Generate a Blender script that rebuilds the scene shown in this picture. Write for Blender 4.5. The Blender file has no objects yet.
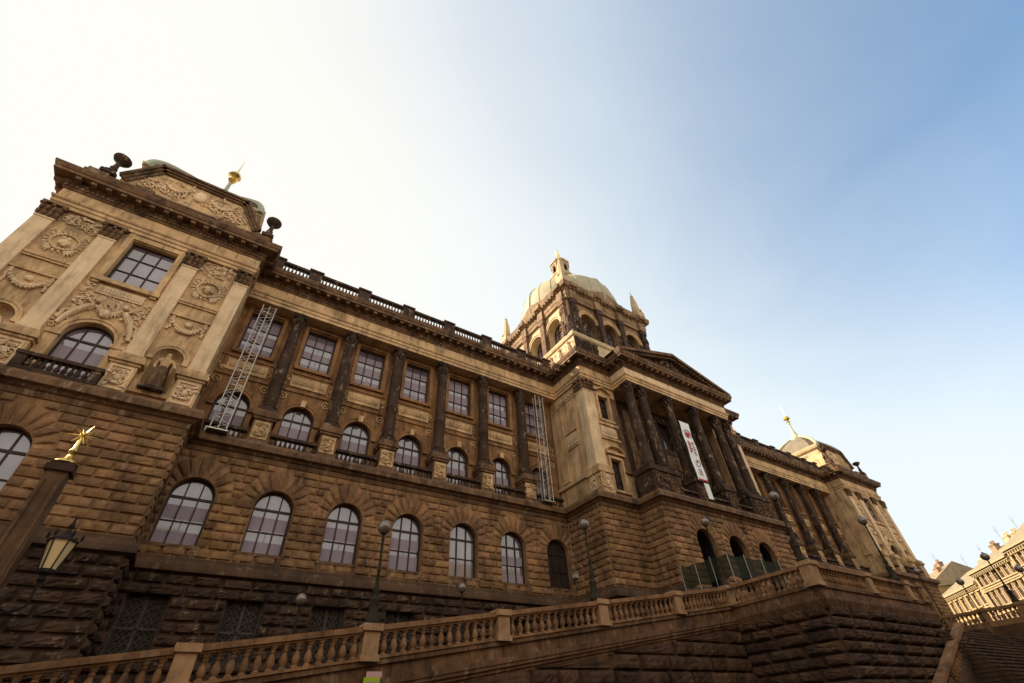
import bpy, bmesh, math, random
import numpy as np
from math import sin, cos, pi, radians, sqrt, atan2, hypot
from mathutils import Matrix, Vector
random.seed(7); rng = np.random.default_rng(7)
scene = bpy.context.scene
col = scene.collection

# ------------------------------------------------------------------ camera, sky, sun, exposure
# world: X along the facade, Y into the building, Z up, origin at the photographer's eye (street 1.6 m below)
cd = bpy.data.cameras.new('camera'); cam = bpy.data.objects.new('camera', cd); col.objects.link(cam)
cd.sensor_width = 36.0; cd.lens = 454.14 / 1024 * 36; cd.clip_start = 0.1; cd.clip_end = 3000
_dX = np.array([0.83900183, 0.32735424, 0.43464368]); _dZ = np.array([-0.04965022, -0.74939885, 0.66025466])
_dZ = _dZ - _dX * (_dX @ _dZ); _dZ /= np.linalg.norm(_dZ); _dY = np.cross(_dZ, _dX)
_R = np.array([_dX, _dY, _dZ])
right, down, fwd = _R[:, 0], _R[:, 1], _R[:, 2]
cam.matrix_world = Matrix([[right[i], -down[i], -fwd[i], 0] for i in range(3)] + [[0, 0, 0, 1]])
scene.camera = cam

SUN_EL = radians(34); SUN_AZ = radians(136)       # direction towards the sun in the XY plane, counted from +X
w = bpy.data.worlds.new('World'); scene.world = w; w.use_nodes = True
nt = w.node_tree; nt.nodes.clear()
sky = nt.nodes.new('ShaderNodeTexSky'); sky.sky_type = 'NISHITA'; sky.sun_disc = False
sky.sun_elevation = SUN_EL; sky.sun_rotation = pi / 2 - SUN_AZ
sky.air_density = 0.8; sky.dust_density = 1.0; sky.ozone_density = 4.0; sky.altitude = 200
bg = nt.nodes.new('ShaderNodeBackground'); bg.inputs['Strength'].default_value = 0.15
wo = nt.nodes.new('ShaderNodeOutputWorld')
# a thin high veil of cloud in front of the blue: thicker towards the horizon, brighter round the sun (forward scattering), a little uneven
def _m(op, a, b=None, c=None):
    n_ = nt.nodes.new('ShaderNodeMath'); n_.operation = op
    for i_, v_ in enumerate((a, b, c)):
        if v_ is None: continue
        if isinstance(v_, (int, float)): n_.inputs[i_].default_value = v_
        else: nt.links.new(v_, n_.inputs[i_])
    return n_.outputs[0]
tc_ = nt.nodes.new('ShaderNodeTexCoord'); dirn = tc_.outputs['Generated']
sp_ = nt.nodes.new('ShaderNodeSeparateXYZ'); nt.links.new(dirn, sp_.inputs[0])
dt_ = nt.nodes.new('ShaderNodeVectorMath'); dt_.operation = 'DOT_PRODUCT'; nt.links.new(dirn, dt_.inputs[0])
dt_.inputs[1].default_value = (cos(SUN_AZ)*cos(SUN_EL), sin(SUN_AZ)*cos(SUN_EL), sin(SUN_EL))
mp_ = nt.nodes.new('ShaderNodeMapping'); mp_.inputs['Scale'].default_value = (1.5, 2.2, 4.0); mp_.inputs['Rotation'].default_value = (0.2, 0.1, 0.5); nt.links.new(dirn, mp_.inputs[0])
nz_ = nt.nodes.new('ShaderNodeTexNoise'); nz_.inputs['Scale'].default_value = 1.3; nz_.inputs['Detail'].default_value = 7; nz_.inputs['Distortion'].default_value = 0.5; nt.links.new(mp_.outputs[0], nz_.inputs['Vector'])
glow = _m('POWER', _m('MULTIPLY_ADD', dt_.outputs['Value'], 0.5, 0.5), 5.0)
tau = _m('MULTIPLY', _m('MULTIPLY_ADD', glow, 300.0, 1.0), _m('MULTIPLY_ADD', nz_.outputs[0], 0.010, 0.0095))
tau = _m('DIVIDE', tau, _m('POWER', _m('MAXIMUM', sp_.outputs[2], 0.2), 4.0))
alpha = _m('SUBTRACT', 1.0, _m('POWER', 2.71828, _m('MULTIPLY', tau, -1.0)))
hs_ = nt.nodes.new('ShaderNodeHueSaturation'); hs_.inputs['Hue'].default_value = 0.488; hs_.inputs['Saturation'].default_value = 2.3; hs_.inputs['Value'].default_value = 0.51; nt.links.new(sky.outputs[0], hs_.inputs['Color'])
mx_ = nt.nodes.new('ShaderNodeMix'); mx_.data_type = 'RGBA'; nt.links.new(alpha, mx_.inputs[0]); nt.links.new(hs_.outputs[0], mx_.inputs[6]); vc_ = nt.nodes.new('ShaderNodeMix'); vc_.data_type = 'RGBA'; nt.links.new(_m('MINIMUM', _m('MULTIPLY', glow, 2.0), 1.0), vc_.inputs[0])
vc_.inputs[6].default_value = (1.70, 1.87, 1.95, 1); vc_.inputs[7].default_value = (1.92, 1.90, 1.80, 1); nt.links.new(vc_.outputs[2], mx_.inputs[7])
# a bank of bright cloud added in the unseen sky behind the camera to brighten the facade
bank = _m('MULTIPLY', _m('SUBTRACT', _m('MULTIPLY_ADD', nz_.outputs[0], 0.25, -0.50), sp_.outputs[1]), 4.0)
bank = _m('MINIMUM', _m('MAXIMUM', bank, 0.0), 1.0)
mb_ = nt.nodes.new('ShaderNodeMix'); mb_.data_type = 'RGBA'; nt.links.new(bank, mb_.inputs[0]); nt.links.new(mx_.outputs[2], mb_.inputs[6]); mb_.inputs[7].default_value = (3.2, 3.02, 2.72, 1)
nt.links.new(mb_.outputs[2], bg.inputs[0]); nt.links.new(bg.outputs[0], wo.inputs[0])
sd = bpy.data.lights.new('sun', 'SUN'); so = bpy.data.objects.new('sun', sd); col.objects.link(so)
sd.energy = 3.2; sd.angle = radians(0.5); sd.color = (1.0, 0.88, 0.70)
_s = Vector((cos(SUN_AZ) * cos(SUN_EL), sin(SUN_AZ) * cos(SUN_EL), sin(SUN_EL)))
so.rotation_euler = _s.to_track_quat('Z', 'Y').to_euler(); so.location = (-40, 10, 60)
vs = scene.view_settings; vs.view_transform = 'Standard'; vs.look = 'None'; vs.gamma = 1.0; vs.exposure = 1.8
scene.cycles.max_bounces = 5

# ------------------------------------------------------------------ materials
SOOT = (0.022, 0.012, 0.007)
def mat(name, base, rough=0.85, var=0.35, scale=0.6, bump=0.3, bscale=9.0, soot=None, soot_amt=0.0, pale=None,
        pale_amt=0.0, metal=0.0, spec=0.25, streak=1.0, streaks=0.0, tint=False):
    m = bpy.data.materials.new(name); m.use_nodes = True; t = m.node_tree; N = t.nodes; L = t.links
    p = N['Principled BSDF']; p.inputs['Roughness'].default_value = rough; p.inputs['Metallic'].default_value = metal
    p.inputs['Specular IOR Level'].default_value = spec
    g = N.new('ShaderNodeNewGeometry')
    mp = N.new('ShaderNodeMapping'); mp.inputs['Scale'].default_value = (1, 1, streak); L.new(g.outputs['Position'], mp.inputs[0])
    n1 = N.new('ShaderNodeTexNoise'); n1.inputs['Scale'].default_value = scale; n1.inputs['Detail'].default_value = 6
    n1.inputs['Roughness'].default_value = 0.65; L.new(mp.outputs[0], n1.inputs['Vector'])
    r = N.new('ShaderNodeValToRGB')
    b = np.array(base)
    r.color_ramp.elements[0].position = 0.3; r.color_ramp.elements[0].color = (*(b * (1 - var)), 1)
    r.color_ramp.elements[1].position = 0.7; r.color_ramp.elements[1].color = (*np.minimum(b * (1 + var * 0.8), 0.85), 1)
    L.new(n1.outputs[0], r.inputs[0]); c = r.outputs[0]
    def layer(c, colr, lo, hi, sc, amt, st):
        mq = N.new('ShaderNodeMapping'); mq.inputs['Scale'].default_value = (1, 1, st); mq.inputs['Location'].default_value = (3.1, 7.7, 1.3)
        L.new(g.outputs['Position'], mq.inputs[0])
        n = N.new('ShaderNodeTexNoise'); n.inputs['Scale'].default_value = sc; n.inputs['Detail'].default_value = 7
        n.inputs['Roughness'].default_value = 0.7; L.new(mq.outputs[0], n.inputs['Vector'])
        mr = N.new('ShaderNodeMapRange'); mr.inputs[1].default_value = lo; mr.inputs[2].default_value = hi
        mr.inputs[4].default_value = amt; L.new(n.outputs[0], mr.inputs[0])
        mx = N.new('ShaderNodeMix'); mx.data_type = 'RGBA'; L.new(mr.outputs[0], mx.inputs[0]); L.new(c, mx.inputs[6])
        mx.inputs[7].default_value = (*colr, 1); return mx.outputs[2]
    if soot: c = layer(c, soot, 0.5, 0.66, 0.9, soot_amt, 0.35)
    if pale: c = layer(c, pale, 0.575, 0.62, 2.4, pale_amt, 0.45)
    if streaks:                                       # soot washed down in narrow vertical runs
        c = layer(c, SOOT, 0.52, 0.68, 3.0, streaks, 0.10)
    if tint:
        at = N.new('ShaderNodeAttribute'); at.attribute_name = 'tint'; vm = N.new('ShaderNodeVectorMath'); vm.operation = 'MULTIPLY'
        L.new(c, vm.inputs[0]); L.new(at.outputs['Vector'], vm.inputs[1]); c = vm.outputs[0]
    L.new(c, p.inputs['Base Color'])
    if bump:
        n2 = N.new('ShaderNodeTexNoise'); n2.inputs['Scale'].default_value = bscale; n2.inputs['Detail'].default_value = 8
        n2.inputs['Roughness'].default_value = 0.7; L.new(g.outputs['Position'], n2.inputs['Vector'])
        bp = N.new('ShaderNodeBump'); bp.inputs['Strength'].default_value = bump; bp.inputs['Distance'].default_value = 0.06
        L.new(n2.outputs[0], bp.inputs['Height']); L.new(bp.outputs[0], p.inputs['Normal'])
    return m

M = dict(
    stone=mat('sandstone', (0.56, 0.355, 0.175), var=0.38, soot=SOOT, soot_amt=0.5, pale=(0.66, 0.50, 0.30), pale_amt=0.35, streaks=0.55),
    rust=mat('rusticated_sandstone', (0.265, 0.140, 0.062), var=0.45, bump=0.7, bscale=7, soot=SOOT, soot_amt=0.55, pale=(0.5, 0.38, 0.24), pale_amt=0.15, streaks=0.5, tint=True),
    trim=mat('weathered_trim_stone', (0.16, 0.085, 0.040), var=0.5, scale=1.2, soot=SOOT, soot_amt=0.75, pale=(0.5, 0.38, 0.22), pale_amt=0.3, streaks=0.5),
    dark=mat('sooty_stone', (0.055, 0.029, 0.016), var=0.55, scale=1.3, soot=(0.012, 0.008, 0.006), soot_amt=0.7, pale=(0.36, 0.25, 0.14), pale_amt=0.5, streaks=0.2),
    relief=mat('relief_stone', (0.68, 0.48, 0.28), var=0.25, soot=SOOT, soot_amt=0.3, streaks=0.4),
    basement=mat('rough_basement_stone', (0.062, 0.033, 0.018), var=0.6, scale=1.5, bump=1.0, bscale=5, soot=(0.02, 0.013, 0.009), soot_amt=0.6, pale=(0.30, 0.20, 0.12), pale_amt=0.35, tint=True),  # sooty stone, deepened further: shade at the building's foot put into the colour
    wall=mat('cyclopean_wall_stone', (0.092, 0.046, 0.022), var=0.6, scale=1.1, bump=1.0, bscale=6, soot=(0.015, 0.010, 0.008), soot_amt=0.75, tint=True, streaks=0.3),  # real soot plus extra darkness standing in for shade low on the ramp
    rail=mat('ramp_balustrade_stone', (0.27, 0.135, 0.058), var=0.45, scale=1.6, soot=SOOT, soot_amt=0.6, pale=(0.45, 0.33, 0.2), pale_amt=0.2, streaks=0.5),
    pedestal=mat('pale_pedestal_stone', (0.42, 0.24, 0.115), var=0.3, scale=2.0, soot=SOOT, soot_amt=0.3, streaks=0.4),
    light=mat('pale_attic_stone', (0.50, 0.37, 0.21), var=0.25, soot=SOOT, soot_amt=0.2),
    copper=mat('pale_green_copper', (0.36, 0.355, 0.235), var=0.2, rough=0.6, bump=0.1),
    slate=mat('dome_slate', (0.06, 0.036, 0.022), var=0.3, rough=0.8, bscale=14),
    cream=mat('cream_roof_panel', (0.40, 0.33, 0.205), var=0.2, rough=0.6, bump=0.15),
    gold=mat('gilding', (0.85, 0.55, 0.16), var=0.12, rough=0.28, bump=0.0, metal=1.0),
    wood=mat('window_wood', (0.035, 0.016, 0.010), var=0.3, rough=0.5, bump=0.1),
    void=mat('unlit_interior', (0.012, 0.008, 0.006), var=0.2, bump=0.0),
    iron=mat('green_cast_iron', (0.034, 0.026, 0.013), var=0.4, scale=4, rough=0.75, bump=0.2, spec=0.15),
    blackiron=mat('black_iron', (0.022, 0.017, 0.014), var=0.4, scale=4, rough=0.75, bump=0.1, spec=0.15),
    alu=mat('aluminium', (0.36, 0.32, 0.27), var=0.1, rough=0.3, bump=0.0, metal=0.85),
    globe=mat('opal_globe', (0.16, 0.11, 0.075), var=0.15, scale=5, rough=0.08, bump=0.0, spec=1.0),
    lantern=mat('lantern_glass', (0.78, 0.55, 0.27), var=0.15, rough=0.2, bump=0.0, spec=0.6),
    banner=mat('banner_cloth', (0.78, 0.77, 0.73), var=0.05, bump=0.05),
    red=mat('red_print', (0.45, 0.03, 0.035), var=0.1, bump=0.0),
    ink=mat('brown_print', (0.16, 0.06, 0.045), var=0.1, bump=0.0),
    net=mat('green_net', (0.020, 0.024, 0.012), var=0.3, scale=5, bump=0.2, rough=0.9),
    white=mat('white_paint', (0.42, 0.38, 0.32), var=0.1, bump=0.0, rough=0.5),
    lime=mat('lime_paper', (0.42, 0.52, 0.02), var=0.1, bump=0.0),
    pink=mat('pink_paper', (0.62, 0.36, 0.33), var=0.1, bump=0.0),
    road=mat('asphalt', (0.04, 0.034, 0.028), var=0.3, bump=0.5, bscale=30),
    paving=mat('stone_paving', (0.085, 0.062, 0.043), var=0.3, bump=0.3, bscale=12),
    render=mat('yellow_render', (0.36, 0.235, 0.105), var=0.12, soot=(0.35, 0.24, 0.12), soot_amt=0.25, bump=0.1),
    render_b=mat('ochre_render', (0.34, 0.215, 0.09), var=0.12, soot=(0.32, 0.2, 0.09), soot_amt=0.25, bump=0.1),
    stucco=mat('cream_stucco', (0.37, 0.27, 0.14), var=0.1, bump=0.1),
    tile=mat('grey_roof_sheet', (0.24, 0.185, 0.115), var=0.25, scale=1.0, bump=0.2),
    row_render=mat('dark_row_render', (0.10, 0.062, 0.035), var=0.3, bump=0.2),  # kept dark so the added houses bounce little light
    wing=mat('wing_sandstone', (0.27, 0.132, 0.052), var=0.4, soot=SOOT, soot_amt=0.6, pale=(0.5, 0.36, 0.2), pale_amt=0.3, streaks=0.6),  # darker copy of the sandstone: soot plus shadow depth put into the colour
    panel=mat('grey_dome_panel', (0.17, 0.135, 0.09), var=0.25, rough=0.7, bump=0.15, streaks=0.3),
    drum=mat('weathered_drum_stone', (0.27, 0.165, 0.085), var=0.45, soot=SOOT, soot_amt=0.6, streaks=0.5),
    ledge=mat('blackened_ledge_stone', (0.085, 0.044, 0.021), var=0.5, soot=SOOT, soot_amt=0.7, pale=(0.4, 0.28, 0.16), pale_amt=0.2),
    coping=mat('ramp_coping_stone', (0.165, 0.082, 0.036), var=0.5, scale=1.2, soot=SOOT, soot_amt=0.7, pale=(0.42, 0.3, 0.18), pale_amt=0.3, streaks=0.6),
    grille=mat('grey_wrought_iron', (0.07, 0.055, 0.044), var=0.4, scale=5, bump=0.1),
    brick=mat('chimney_brick', (0.27, 0.18, 0.11), var=0.3, bump=0.3),
)
def glass_mat():
    m = bpy.data.materials.new('window_glass'); m.use_nodes = True; N = m.node_tree.nodes; L = m.node_tree.links
    p = N['Principled BSDF']; p.inputs['Roughness'].default_value = 0.06; p.inputs['IOR'].default_value = 1.52
    p.inputs['Specular IOR Level'].default_value = 0.9; p.inputs['Coat Weight'].default_value = 0.6; p.inputs['Coat Roughness'].default_value = 0.03
    g = N.new('ShaderNodeNewGeometry'); n = N.new('ShaderNodeTexNoise'); n.inputs['Scale'].default_value = 0.45; n.inputs['Detail'].default_value = 2
    L.new(g.outputs['Position'], n.inputs['Vector'])
    r = N.new('ShaderNodeValToRGB'); r.color_ramp.elements[0].position = 0.35; r.color_ramp.elements[0].color = (0.10, 0.075, 0.085, 1)
    r.color_ramp.elements[1].position = 0.65; r.color_ramp.elements[1].color = (0.20, 0.16, 0.185, 1)
    L.new(n.outputs[0], r.inputs[0]); L.new(r.outputs[0], p.inputs['Base Color'])
    n2 = N.new('ShaderNodeTexNoise'); n2.inputs['Scale'].default_value = 1.3; L.new(g.outputs['Position'], n2.inputs['Vector'])
    b = N.new('ShaderNodeBump'); b.inputs['Strength'].default_value = 0.05; L.new(n2.outputs[0], b.inputs['Height']); L.new(b.outputs[0], p.inputs['Normal'])
    return m
M['glass'] = glass_mat()
def net_mat():
    m = M['net']; t = m.node_tree; tr_ = t.nodes.new('ShaderNodeBsdfTransparent'); mxs = t.nodes.new('ShaderNodeMixShader'); mxs.inputs[0].default_value = 0.84
    out = [n for n in t.nodes if n.type == 'OUTPUT_MATERIAL'][0]; p = t.nodes['Principled BSDF']
    t.links.new(tr_.outputs[0], mxs.inputs[1]); t.links.new(p.outputs[0], mxs.inputs[2]); t.links.new(mxs.outputs[0], out.inputs[0])
net_mat()
M['blind'] = mat('window_blind', (0.28, 0.225, 0.25), var=0.12, bump=0.0, rough=0.9)
M['darkglass'] = mat('dark_glass', (0.035, 0.025, 0.022), var=0.3, rough=0.12, bump=0.0, spec=0.5)

# ------------------------------------------------------------------ mesh collection helper
class MB:
    def __init__(s): s.v = []; s.f = []; s.t = {}
    def add(s, vs, fs):
        o = len(s.v); s.v += [tuple(map(float, p)) for p in vs]; s.f += [tuple(i + o for i in f) for f in fs]
    def box(s, x0, x1, y0, y1, z0, z1):
        if x0 > x1: x0, x1 = x1, x0
        if y0 > y1: y0, y1 = y1, y0
        s.add([(x0,y0,z0),(x1,y0,z0),(x1,y1,z0),(x0,y1,z0),(x0,y0,z1),(x1,y0,z1),(x1,y1,z1),(x0,y1,z1)],
              [(3,2,1,0),(4,5,6,7),(0,1,5,4),(1,2,6,5),(2,3,7,6),(3,0,4,7)])
    def lathe(s, prof, c=(0,0,0), n=12, caps=True, sq=False):
        vs = []
        for r, z in prof:
            for k in range(n):
                a = 2*pi*k/n + (pi/4 if sq else 0); vs.append((c[0]+r*cos(a), c[1]+r*sin(a), c[2]+z))
        fs = []
        for i in range(len(prof)-1):
            for k in range(n):
                fs.append((i*n+k, i*n+(k+1)%n, (i+1)*n+(k+1)%n, (i+1)*n+k))
        if caps: fs += [tuple(range(n))[::-1], tuple((len(prof)-1)*n+k for k in range(n))]
        s.add(vs, fs)
    def tube(s, pts, r, n=6):
        P = [Vector(p) for p in pts]; rs = r if isinstance(r, (list, tuple)) else [r]*len(P)
        vs = []; fs = []
        for i, p in enumerate(P):
            t = (P[min(i+1, len(P)-1)] - P[max(i-1, 0)]).normalized()
            u = t.orthogonal().normalized() if i == 0 else (u - t*u.dot(t)).normalized()
            w_ = t.cross(u)
            for k in range(n):
                a = 2*pi*k/n; vs.append(p + (u*cos(a) + w_*sin(a))*rs[i])
        for i in range(len(P)-1):
            for k in range(n): fs.append((i*n+k, i*n+(k+1)%n, (i+1)*n+(k+1)%n, (i+1)*n+k))
        fs += [tuple(range(n))[::-1], tuple((len(P)-1)*n+k for k in range(n))]
        s.add(vs, fs)
    def blob(s, c, rx, ry, rz, nu=7, nv=4):
        vs = [(c[0], c[1], c[2]-rz)]; fs = []
        for j in range(1, nv):
            t = pi*j/nv
            for k in range(nu):
                a = 2*pi*k/nu; vs.append((c[0]+rx*sin(t)*cos(a), c[1]+ry*sin(t)*sin(a), c[2]-rz*cos(t)))
        vs.append((c[0], c[1], c[2]+rz)); e = len(vs)-1
        for k in range(nu):
            fs.append((0, 1+(k+1)%nu, 1+k)); fs.append((e, e-nu+k, e-nu+(k+1)%nu))
            for j in range(nv-2): fs.append((1+j*nu+k, 1+j*nu+(k+1)%nu, 1+(j+1)*nu+(k+1)%nu, 1+(j+1)*nu+k))
        s.add(vs, fs)
    def sweep(s, path, prof, closed=False):
        """profile (out, z) carried along an XY path; outward is to the right of travel; mitred"""
        P = [np.array(p[:2], float) for p in path]; n = len(P); dirs = []
        seg = [(P[(i+1) % n]-P[i]) for i in range(n if closed else n-1)]
        seg = [q/np.linalg.norm(q) for q in seg]
        for i in range(n):
            if closed: a, b = seg[i-1], seg[i]
            else: a = seg[max(i-1, 0)]; b = seg[min(i, n-2)]
            na = np.array([a[1], -a[0]]); nb = np.array([b[1], -b[0]]); m_ = na+nb
            dirs.append(m_/(1+na@nb))
        k = len(prof); vs = []; fs = []
        for i in range(n):
            for d, z in prof: q = P[i]+dirs[i]*d; vs.append((q[0], q[1], z))
        for i in range(n if closed else n-1):
            j = (i+1) % n
            for a in range(k-1): fs.append((i*k+a, j*k+a, j*k+a+1, i*k+a+1))
        s.add(vs, fs)
    def prism(s, poly, y0, y1, fn=None):
        """polygon in (u,z) extruded between depths"""
        n = len(poly); fn = fn or (lambda u, z, y: (u, y, z))
        vs = [fn(u, z, y0) for u, z in poly] + [fn(u, z, y1) for u, z in poly]
        fs = [tuple(range(n)), tuple(range(2*n-1, n-1, -1))] + [(i, i+n, (i+1) % n+n, (i+1) % n) for i in range(n)]
        s.add(vs, fs)
    def build(s, name, m, parent=None, smooth=False, loc=None):
        me = bpy.data.meshes.new(name); me.from_pydata(s.v, [], s.f); me.update()
        if smooth:
            me.shade_smooth() if hasattr(me, 'shade_smooth') else None
            try: me.set_sharp_from_angle(angle=radians(40))
            except Exception: pass
        if s.t or m in ('rust', 'basement', 'wall'):
            tv = np.ones((len(s.v), 3), np.float32)
            for (a_, b_), q_ in s.t.items(): tv[a_:b_] = q_
            at = me.attributes.new('tint', 'FLOAT_VECTOR', 'POINT'); at.data.foreach_set('vector', tv.ravel())
        me.materials.append(m if not isinstance(m, str) else M[m])
        return link(name, me, parent, loc)
def link(name, me, parent=None, loc=None):
    o = bpy.data.objects.new(name, me); col.objects.link(o)
    if parent is not None:
        o.parent = parent
        if loc is None: loc = -wloc(parent)      # geometry given in world coordinates
    o.location = loc or (0, 0, 0)
    return o
def wloc(o):
    p = Vector(o.location)
    while o.parent: o = o.parent; p += o.location
    return p
def tag(o, label=None, cat=None, group=None, kind=None):
    if label: o['label'] = label
    if cat: o['category'] = cat
    if group: o['group'] = group
    if kind: o['kind'] = kind
    return o
def empty(name, loc, label, cat, group=None, rz=0):
    o = bpy.data.objects.new(name, None); col.objects.link(o); o.location = loc; o.rotation_euler.z = rz
    o.empty_display_size = 0.3
    return tag(o, label, cat, group)
def copy_tree(o, parent=None):
    c = o.copy(); col.objects.link(c)
    if parent: c.parent = parent
    for ch in list(o.children): copy_tree(ch, c)
    return c
def put(parent, name, me, at):                    # a part whose mesh is local, placed at a world point
    o = bpy.data.objects.new(name, me); col.objects.link(o); o.parent = parent; o.location = Vector(at) - wloc(parent); return o
def mesh_of(mb, name, m, smooth=False):
    o = mb.build(name, m, None, smooth); me = o.data; bpy.data.objects.remove(o); return me

# a wall face: u runs along it, d is the distance out of it
class Face:
    def __init__(s, o, du, n): s.o = o; s.du = du; s.n = n
    def __call__(s, u, z, d=0.0): return (s.o[0]+u*s.du[0]+d*s.n[0], s.o[1]+u*s.du[1]+d*s.n[1], z)
def front(y): return Face((0, y), (1, 0), (0, -1))           # u = X, out = -Y
def leftside(x): return Face((x, 0), (0, 1), (-1, 0))        # u = Y, out = -X
def rightside(x): return Face((x, 0), (0, 1), (1, 0))

def wall(mb, F, u0, u1, z0, z1, ops=(), depth=0.4, seg=14):
    """flat wall with openings (uc, half, sill, spring or top, arched) and their reveals"""
    def quad(a, b, c, d_): mb.add([F(a, c), F(b, c), F(b, d_), F(a, d_)], [(0, 1, 2, 3)])
    cur = u0
    for uc, h, zs, zt, arch in sorted(ops):
        if uc-h > cur: quad(cur, uc-h, z0, z1)
        if zs > z0: quad(uc-h, uc+h, z0, zs)
        if arch:
            crv = [(uc-h*cos(pi*k/seg), zt+h*sin(pi*k/seg)) for k in range(seg+1)]
        else: crv = [(uc-h, zt), (uc+h, zt)]
        for (a, za), (b, zb) in zip(crv[:-1], crv[1:]):
            mb.add([F(a, za), F(b, zb), F(b, z1), F(a, z1)], [(0, 1, 2, 3)])
        loop = [(uc-h, zs)] + crv + [(uc+h, zs)]
        for (a, za), (b, zb) in zip(loop, loop[1:]+loop[:1]):
            mb.add([F(a, za), F(b, zb), F(b, zb, -depth), F(a, za, -depth)], [(0, 1, 2, 3)])
        cur = uc+h
    if u1 > cur: quad(cur, u1, z0, z1)

def pillow(mb, F, fn, p, na=5, nb=4, e=0.14, rough=0.35, seed_d=0.0):
    """a rock-faced block: fn(s,t) -> (u,z) on the wall, bulging p"""
    S = np.concatenate([[0, e], np.linspace(e, 1-e, na)[1:-1], [1-e, 1]]); eb = min(0.3, e*1.6)
    T = np.concatenate([[0, eb], np.linspace(eb, 1-eb, nb)[1:-1], [1-eb, 1]])
    k = len(T); vs = []; fs = []
    for i, a in enumerate(S):
        for j, b in enumerate(T):
            u, z = fn(a, b)
            inner = 0 < i < len(S)-1 and 0 < j < k-1
            d = p*(1+rough*rng.normal()) if inner else 0.004
            if inner and i in (1, len(S)-2): d *= 0.82
            if inner and j in (1, k-2): d *= 0.82
            vs.append(F(u, z, max(d, 0.01) + seed_d))
    for i in range(len(S)-1):
        for j in range(k-1): fs.append((i*k+j, (i+1)*k+j, (i+1)*k+j+1, i*k+j+1))
    a_ = len(mb.v); mb.add(vs, fs); q_ = random.choice((random.uniform(.62, 1.0), random.uniform(.85, 1.25), random.uniform(.9, 1.15))); mb.t[(a_, len(mb.v))] = (q_, q_*random.uniform(.94, 1.03), q_*random.uniform(.85, 1.08))

def rustic(mb, F, u0, u1, z0, z1, ch, bl, ops=(), p=0.1, gap=0.035, ring=(0.72, 1.18), nvous=11, na=5, nb=4, e=0.1, rough=0.3, ztop_v=None, jit=0.0):
    nc = max(1, round((z1-z0)/ch)); ch = (z1-z0)/nc
    def Rr(th, h): return h + ring[0] + (ring[1]-ring[0])*abs(sin(th))**1.5
    for c in range(nc):
        a, b = z0+c*ch, z0+(c+1)*ch; zm = (a+b)/2
        cuts = []
        for uc, h, zs, zt, arch in ops:
            if arch:
                if zm < zs-0.02: continue
                if zm <= zt: cuts.append((uc-h, uc+h))
                else:
                    best = 0
                    for th in np.linspace(0, pi/2, 60):
                        R_ = Rr(th, h)
                        if R_*sin(th) >= zm-zt-ch*0.25: best = max(best, R_*cos(th))
                    if best > 0: cuts.append((uc-best, uc+best))
            elif zs-0.02 < zm < zt: cuts.append((uc-h, uc+h))
        cuts.sort(); spans = []; cur = u0
        for x0, x1 in cuts:
            if x0 > cur+0.1: spans.append((cur, x0))
            cur = max(cur, x1)
        if cur < u1-0.1: spans.append((cur, u1))
        for s0, s1 in spans:
            n = max(1, round((s1-s0)/bl))
            L_ = (s1-s0)/n
            if c % 2 == 0: e_ = [s0+i*L_ for i in range(n+1)]
            else: e_ = [s0]+[s0+(i+0.5)*L_ for i in range(n)]+[s1]
            if jit: e_ = [e_[0]]+[q+random.uniform(-jit, jit)*L_ for q in e_[1:-1]]+[e_[-1]]
            for q0, q1 in zip(e_[:-1], e_[1:]):
                pp = p*random.uniform(0.8, 1.2)
                q0g, q1g = q0+gap/2, q1-gap/2
                pillow(mb, F, lambda s, t, q0g=q0g, q1g=q1g: (q0g+(q1g-q0g)*s, a+gap/2+(b-a-gap)*t), pp, na, nb, min(0.3, e*ch/max(0.2, q1-q0)+0.02), rough)
    for uc, h, zs, zt, arch in ops:
        if not arch: continue
        for k in range(nvous):
            t0, t1 = pi*k/nvous, pi*(k+1)/nvous; g = gap/2/h
            def fn(s, t, t0=t0, t1=t1):
                th = t0+g+(t1-t0-2*g)*s; R_ = Rr((t0+t1)/2, h)-gap/2
                rr = h+0.02+(R_-h-0.02)*t
                z = zt+rr*sin(th)
                if ztop_v: z = min(z, ztop_v)
                return (uc-rr*cos(th), z)
            pillow(mb, F, fn, p*random.uniform(0.9, 1.25), 4, 5, 0.15, rough)

# ------------------------------------------------------------------ the setting
def sheet(name, pts, m, kind='structure'):
    mb = MB(); mb.add(pts, [tuple(range(len(pts)))]); o = mb.build(name, m); return tag(o, kind=kind)
G = -1.6
sheet('ground', [(-700, -700, G), (900, -700, G), (900, 900, G), (-700, 900, G)], 'road')
AY = 18.0
def rz(x): return 2.718 + 0.1415*(x-2.29)         # top of the ramp rail
KX = 27.2; TZ = 5.25                               # terrace kink and terrace level
x_lo = 2.29 + (G+1.02-2.718)/0.1415
mb = MB(); mb.add([(x_lo, AY+.2, G+.01), (KX, AY+.2, TZ), (KX, 29, TZ), (x_lo, 29, G+.01)], [(0, 1, 2, 3)])
tag(mb.build('ramp_road', 'paving'), kind='structure')
mb = MB(); mb.add([(KX, 12.9, TZ-.01), (39.3, 12.9, TZ-.01), (39.3, 29, TZ-.01), (KX, 29, TZ-.01)], [(0, 1, 2, 3)])
mb.add([(39.3, 19.6, TZ-.01), (100, 19.6, TZ-.01), (100, 29, TZ-.01), (39.3, 29, TZ-.01)], [(0, 1, 2, 3)])
mb.add([(55.6, 8, TZ-.01), (100, 8, TZ-.01), (100, 19.6, TZ-.01), (55.6, 19.6, TZ-.01)], [(0, 1, 2, 3)])
tag(mb.build('terrace_pavement', 'paving'), kind='structure')

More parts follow.
